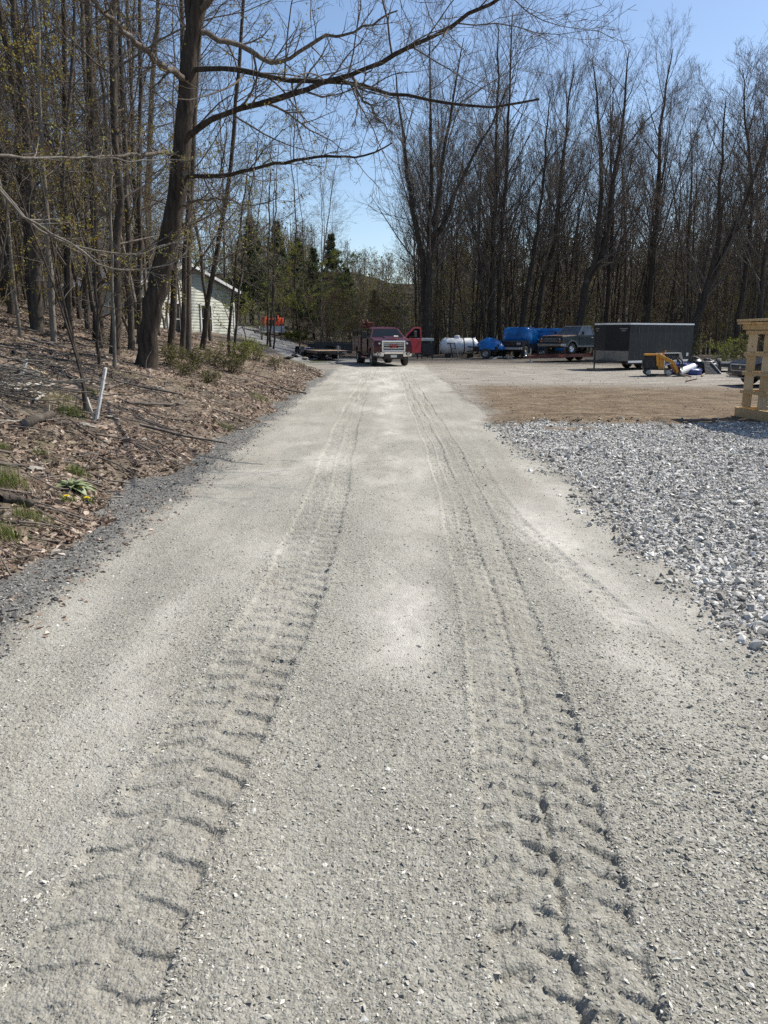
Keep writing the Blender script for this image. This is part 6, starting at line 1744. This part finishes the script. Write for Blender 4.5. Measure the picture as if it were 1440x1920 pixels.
def brush_pile():
    r = np.random.default_rng(19)
    c = hit(30, 745)
    T = thing('brush_pile', 'tangle of thin grey cut brush heaped at the left edge of the bank', 'brush pile', c)
    L, Q = [], []
    for k in range(46):
        a = r.uniform(-.7, .7) + (math.pi if r.uniform() < .5 else 0); l = r.uniform(.6, 2.0)
        m = np.array([r.normal(-.1, .55), r.normal(0, .35), abs(r.normal(.12, .13)) + .04])
        d = np.array([math.cos(a), math.sin(a) * .6, r.normal(0, .2)]) * l / 2
        q = line([m - d, m + (0, 0, .05) + r.normal(0, .04, 3), m + d], 8, .02, r)
        q[:, 2] = np.maximum(q[:, 2], terrain(q[:, 0] + c[0], q[:, 1] + c[1]) - c[2] + .01)
        L.append(q); Q.append(np.linspace(1, .4, 8) * r.uniform(.005, .013))
    P, Q = np.stack(L), np.stack(Q)
    A, AQ = children(P, Q, r, n=4, t=(.2, 1), ang=(40, 14), ln=.3, rr=.6, nseg=4, wob=.14, up=.06, tip=.4, rmin=.0025)
    link('branches', tube_mesh('branches', [(P, Q, 5), (A, AQ, 3)]), B_TWIGP, T)
brush_pile()

def litter_sticks():
    """small twigs strewn through the leaves"""
    r = np.random.default_rng(29)
    P0 = scatter(5200, -16, -2.5, 4.5, 32, lambda x, y: masks(x, y)['leaf'] * (x < 0), r, .6)
    n = len(P0); a = r.uniform(0, 6.28, n); l = np.exp(r.normal(math.log(.22), .6, n)).clip(.06, 1.2)
    d = np.stack([np.cos(a), np.sin(a), r.normal(0, .08, n)], -1) * (l / 2)[:, None]
    j = r.normal(0, .04, (n, 3)) * l[:, None]
    q = np.stack([P0 - d, P0 + j, P0 + d], 1)
    zz = terrain(q[..., 0], q[..., 1]) + .012 + .03 * r.uniform(0, 1, (n, 1))
    q[..., 2] = zz + r.uniform(0, .05, (n, 3)) * l[:, None]
    R0 = np.stack([np.ones(n), np.ones(n) * .9, np.ones(n) * .6], -1) * (l * .018 + .0018)[:, None]
    tag(link('twig_litter', tube_mesh('twig_litter', [(q, R0, 4)]), M_STICK), kind='stuff')
litter_sticks()

def flat_stones():
    r = np.random.default_rng(41)
    m = mat("flagstone", (.27, .25, .215), .85, var=.2, scale=7, bump=.5)
    mt = mat("tan_flagstone", (.34, .265, .17), .85, var=.2, scale=5, bump=.5)
    v, f = icosa()
    def stone(px, py, sx, sy, sz, label, material, rot=None, group=None, z=0.0):
        c = hit(px, py)
        loc = v * (1 + r.normal(0, .10, (12, 1))) * np.array([sx, sy, sz]) / 2 * 1.15
        o = link('flat_stone', mesh_np('flat_stone', loc, f, False), material)
        b = o.modifiers.new('bevel', 'BEVEL'); b.width = .008; b.segments = 1
        o.location = c + np.array([0, 0, sz * .3 + z]); o.rotation_euler = (r.normal(0, .12), r.normal(0, .12), r.uniform(0, 3) if rot is None else rot)
        tag(o, label, 'stone', group)
    for px, py, s, lb in ((157, 797, .20, 'flat pale stone right below the foot of the tall white stake'), (172, 801, .15, 'small pale stone beside the flat one under the stake'), (204, 783, .18, 'greenish flat stone right of the tall white stake'), (218, 786, .12, 'small flat stone right of the greenish one'),
                          (201, 829, .15, 'white flat stone lying alone on the dark earth above the road edge'), (66, 880, .20, 'broad pale stone between the grass tufts'), (76, 889, .11, 'small pale stone under the broad one by the grass tufts'),
                          (106, 1033, .10, 'pale chip of stone at the lowest leaves by the road'), (270, 825, .12, 'pale stone among the leaves halfway to the road edge'), (298, 728, .22, 'pale stone on the slope below the big oak'), (181, 905, .13, 'brown stone at the edge of the broad-leaved rosette'), (224, 933, .09, 'grey stone at the edge of the shoulder gravel')):
        stone(px, py, s * 1.05, s * .7, s * .2, lb, m)
    # slabs and bucket at the driveway corner
    for px, py, sx, sy, sz, mm, rt, lb in ((582, 670, .85, .45, .10, mt, .05, 'tan flat slab on top of the stone heap at the driveway corner'), (600, 672.5, .9, .45, .10, mt, -.1, 'second tan slab nearest the road at the driveway corner'), (572, 675, .4, .3, .16, m, .2, 'pale squared stone under the tan slabs'), (590, 676, .45, .3, .13, m, .6, 'pale flat stone in the grass under the tan slabs'),
                                   (555, 670, .55, .35, .2, M_FRAME, .3, 'dark rock at the left end of the stone heap'), (541, 674, .6, .35, .16, M_FRAME, .1, 'low dark rock farthest left of the stone heap')):
        stone(px, py, sx, sy, sz, lb, mm, rt, None, .1 if 'top' in lb else .04)
    c = hit(577, 662)
    T = thing('bucket', 'grey and blue bucket standing behind the tan slabs at the driveway corner', 'bucket', c)
    MB().lathe((0, 0, 0), (0, 0, 1), [(.001, 0), (.13, 0), (.16, .36), (.172, .36), (.172, .40), (.15, .40), (.12, .02)], 18).build('pail', mat("grey_plastic", (.36, .40, .46), .5), T, smooth=True)
    MB().lathe((0, 0, .27), (0, 0, 1), [(.155, 0), (.16, .0), (.165, .08), (.158, .08)], 18).build('band', mat("blue_plastic", (.03, .09, .35), .4), T)
    MB().tube([(.17 * math.cos(t), .0, .38 - .2 * math.sin(t) * .5) for t in np.linspace(0, math.pi, 9)], .006, 5).build('handle', M_GREYMETAL, T)
flat_stones()

# ------------------------------------------------------------------ low green plants
def blades(name, P, h, w, r, material, parent=None, lean=.35, seg=3):
    """grass: each blade a narrow bent strip"""
    n = len(P); a = r.uniform(0, 6.28, n); b = a + np.pi / 2
    H = h * r.uniform(.5, 1.2, n); t = np.linspace(0, 1, seg + 1)
    ln = r.uniform(.1, 1, n) * lean
    ctr = P[:, None] + np.stack([np.cos(a)[:, None] * (ln * H)[:, None] * t ** 2 * 1.6, np.sin(a)[:, None] * (ln * H)[:, None] * t ** 2 * 1.6, H[:, None] * (t - .35 * ln[:, None] * t ** 2)], -1)
    wd = (w * r.uniform(.6, 1.3, n))[:, None] * (1 - t ** 1.5 * .95)
    side = np.stack([np.cos(b), np.sin(b), np.zeros(n)], -1)[:, None] * wd[..., None]
    V = np.stack([ctr - side, ctr + side], 2).reshape(n, -1, 3)
    k = np.arange(seg); f = np.stack([2 * k, 2 * k + 1, 2 * k + 3, 2 * k + 2], -1)
    F = (f[None] + (np.arange(n) * (2 * seg + 2))[:, None, None]).reshape(-1, 4)
    return link(name, mesh_np(name, V.reshape(-1, 3), F, True, {'tone': np.repeat(r.uniform(0, 1, n), 2 * seg + 2)}), material, parent)

def tuft(px, py, rad, h, n, label, seed, dry=.2):
    r = np.random.default_rng(seed); c = hit(px, py)
    T = thing('grass_tuft', label, 'grass tuft', c)
    q = r.normal(0, rad * .5, (n, 2)); P = np.stack([q[:, 0], q[:, 1], terrain(q[:, 0] + c[0], q[:, 1] + c[1]) - c[2] - .01], -1)
    k = int(n * (1 - dry))
    blades('green_blades', P[:k], h, .0028, r, F_GRASS, T, .6)
    blades('dry_blades', P[k:], h * .9, .0026, r, M_LEAF, T, 1.1)
tuft(16, 912, .17, .20, 420, 'bushy grass tuft at the left edge, level with the broad-leaved rosette', 1)
tuft(146, 888, .10, .13, 200, 'small bright tuft just above the broad-leaved rosette', 2, .05)
tuft(78, 852, .10, .09, 120, 'sparse tuft above the grass at the left edge', 3)
tuft(56, 975, .17, .12, 380, 'low mat of grass under the rotten log end', 4, .3)
tuft(10, 1004, .14, .13, 300, 'lowest grass tuft at the left edge, over the pile of leaves', 5, .2)
tuft(60, 925, .20, .11, 300, 'dry straw tuft between the rotten log and the rosette', 6, .9)
tuft(6, 842, .10, .10, 140, 'yellowish tuft at the left edge under the short log', 7, .1)
tuft(132, 775, .20, .17, 300, 'bright green tuft left of the white stakes', 8, .05)
tuft(172, 738, .14, .14, 140, 'small green tuft behind the tall white stake', 9, .05)
tuft(125, 748, .22, .12, 200, 'yellow-green tuft in the leaves behind the twin dead saplings', 10, .3)
tuft(425, 803, .16, .11, 220, 'green tuft at the road edge in the leaves', 11, .1)
tuft(486, 748, .35, .16, 300, 'wide tuft on the bank at the road edge, farther up', 12, .2)
tuft(30, 1045, .16, .06, 160, 'pale straw lying over the lowest leaves', 13, .95)
tuft(590, 680, .9, .16, 700, 'green grass patch in front of the stone heap at the driveway corner', 14, .1)
tuft(560, 684, .9, .14, 500, 'thin grass below the dark rocks at the driveway corner', 15, .3)

def mullein():
    r = np.random.default_rng(61); c = hit(134, 916)
    m = tone_mat("woolly_leaf", [(0, (.16, .20, .10)), (.5, (.26, .30, .17)), (1, (.38, .41, .27))], .8, .2, 40, .2)
    T = thing('rosette_plant', 'broad-leaved grey-green rosette plant at the edge of the gravel shoulder', 'plant', c)
    k = 0
    for ring, (n, l, el) in enumerate(((9, .23, .22), (8, .19, .5), (6, .13, .85), (4, .08, 1.2))):
        for i in range(n):
            a = 6.28 * i / n + ring * .4 + r.normal(0, .12); L = l * r.uniform(.85, 1.15); w = L * .19
            V, S = [], 7
            for j in range(S):
                t = j / (S - 1); rr_2 = L * t; z = L * (math.sin(el) * t - .42 * t * t * (1.1 - el * .5)) + .012
                ww = w * math.sin(math.pi * min(.97, .12 + .86 * t)) ** .75
                cx, cy = rr_2 * math.cos(el * .6) * math.cos(a), rr_2 * math.cos(el * .6) * math.sin(a)
                for s, dz in ((-1, .010), (0, -.006), (1, .010)):
                    V.append((cx - s * ww * math.sin(a), cy + s * ww * math.cos(a), z + dz + r.normal(0, .002)))
            F = [(3 * j + q, 3 * j + q + 1, 3 * j + q + 4, 3 * j + q + 3) for j in range(S - 1) for q in (0, 1)]
            o = link('leaf', mesh_np('leaf', np.array(V), np.array(F), True, {'tone': np.full(len(V), np.clip(r.normal(.5, .22), 0, 1))}), m, T)
            sd = o.modifiers.new('thickness', 'SOLIDIFY'); sd.thickness = .003
mullein()

def dandelions():
    my = mat("dandelion_yellow", (.80, .62, .008), .6, var=.1)
    for k, (px, py, lb) in enumerate(((125, 941, 'yellow dandelion flower lowest and left of the three by the rosette'), (150, 925, 'yellow dandelion flower highest of the three, touching the rosette'), (163, 944, 'yellow dandelion flower right of the other two by the shoulder gravel'))):
        r = np.random.default_rng(70 + k); c = hit(px, py)
        T = thing('dandelion', lb, 'dandelion', c)
        MB().tube([(0, 0, 0), (.006, 0, .03), (.008, -.004, .055)], .0025, 6).build('stem', F_GRASS, T)
        fl = MB()
        for ring, (n, l, e) in enumerate(((16, .032, .15), (14, .025, .5), (10, .015, .95))):
            for i in range(n):
                a = 6.28 * i / n + ring * .2; d = Vector((math.cos(a) * math.cos(e), math.sin(a) * math.cos(e), math.sin(e))) * l; s = Vector((-math.sin(a), math.cos(a), 0)) * .0032
                o = Vector((.008, -.004, .055))
                fl.add([o - s * .5, o + s * .5, o + d + s, o + d - s], [(0, 1, 2, 3)])
        fl.build('flower', my, T)
        P = np.stack([r.normal(0, .05, 26), r.normal(0, .05, 26), np.zeros(26)], -1)
        blades('leaves', P, .09, .007, r, F_GRASS, T, 1.3)
dandelions()

def shrub(px, py, h, label, seed, mat_=F_UNDER, n=7, leaves=900, size=.022, spread=.5, by_d=None):
    r = np.random.default_rng(seed)
    c = hit(px, py) if by_d is None else ground_at(px, by_d, True)
    T = thing('shrub', label, 'shrub', c)
    st = []
    for k in range(n):
        a = r.uniform(0, 6.28); q = spread * h * r.uniform(.2, 1)
        o = r.normal(0, .18 * h, 2)
        st.append(line([(o[0], o[1], -.08), (o[0] + q * .5 * math.cos(a), o[1] + q * .5 * math.sin(a), h * .55), (o[0] + q * math.cos(a), o[1] + q * math.sin(a), h * r.uniform(.7, 1))], 8, .015, r))
    P = np.stack(st); Q = np.stack([np.linspace(.006 + h * .003, .003, 8)] * n)
    A, AQ = children(P, Q, r, n=9, t=(.1, 1), ang=(48, 14), ln=.38, rr=.6, nseg=4, wob=.14, up=.05, tip=.4, rmin=.0026)
    B, BQ = children(A, AQ, r, n=3, t=(.2, 1), ang=(42, 12), ln=.5, rr=.7, nseg=3, wob=.14, up=.03, tip=.5, rmin=.0022)
    link('stems', tube_mesh('stems', [(P, Q, 5), (A, AQ, 4), (B, BQ, 3)]), B_TWIG, T)
    foliage('foliage', tips(B, r, leaves, .03), size, r, mat_, T)
SHR = [(330, 690, .75, F_UNDER, 'low olive shrub against the right foot of the big oak'), (372, 694, .8, F_UNDER, 'low olive shrub between the oak and the leaning twin stems'), (352, 706, .45, F_UNDER, 'ankle-high green growth in front of the olive shrubs'),
       (408, 690, .7, F_UNDER, 'olive shrub just left of the leaning twin stems'), (455, 684, 1.15, F_YELL, 'bright yellow-green bush right of the leaning twin stems'), (482, 676, .9, F_YELL, 'small bright bush nearer the tractor'), (440, 700, .6, F_UNDER, 'low green growth at the foot of the leaning twin stems'),
       (515, 690, .45, F_UNDER, 'low green clump on the bank crest near the wispy stems'), (395, 720, .4, F_UNDER, 'sparse green sprigs on the slope below the leaning twin stems')]
for i, (px, py, h, mm, lb) in enumerate(SHR): shrub(px, py, h * .68, lb, 300 + i, mm, 9 if h > .5 else 6, int(1300 * h), .017 + .004 * h, .8)
shrub(545, 0, .8, 'green weeds along the far side of the driveway by the bucket loader', 330, F_YELL, 9, 1100, .05, 1.3, by_d=64.5)
shrub(566, 0, .7, 'green weeds along the far side of the driveway, nearer the evergreens', 331, F_YELL, 9, 1100, .05, 1.4, by_d=66)
for i, (px, d, lb) in enumerate(((1300, 46, 'green bush at the wood edge behind the rear of the box trailer'), (1362, 42, 'green bush at the wood edge above the low black trailer bed'), (1405, 38, 'green bush behind the crate stack'), (865, 60, 'brown brush right behind the white tank'))):
    shrub(px, 0, 1.5, lb, 340 + i, F_UNDER if i != 1 else F_YELL, 10, 1700, .035, .8, by_d=d)
# the dark stone on the road, left
c_ = hit(103, 1126)
v_, f_ = icosa(); o_ = link('dark_stone', mesh_np('dark_stone', v_ * np.array([.028, .022, .014]), f_, False), M_FRAME); o_.location = c_ + np.array([0, 0, .008])
tag(o_, 'single dark stone lying on the road near the left edge', 'stone')
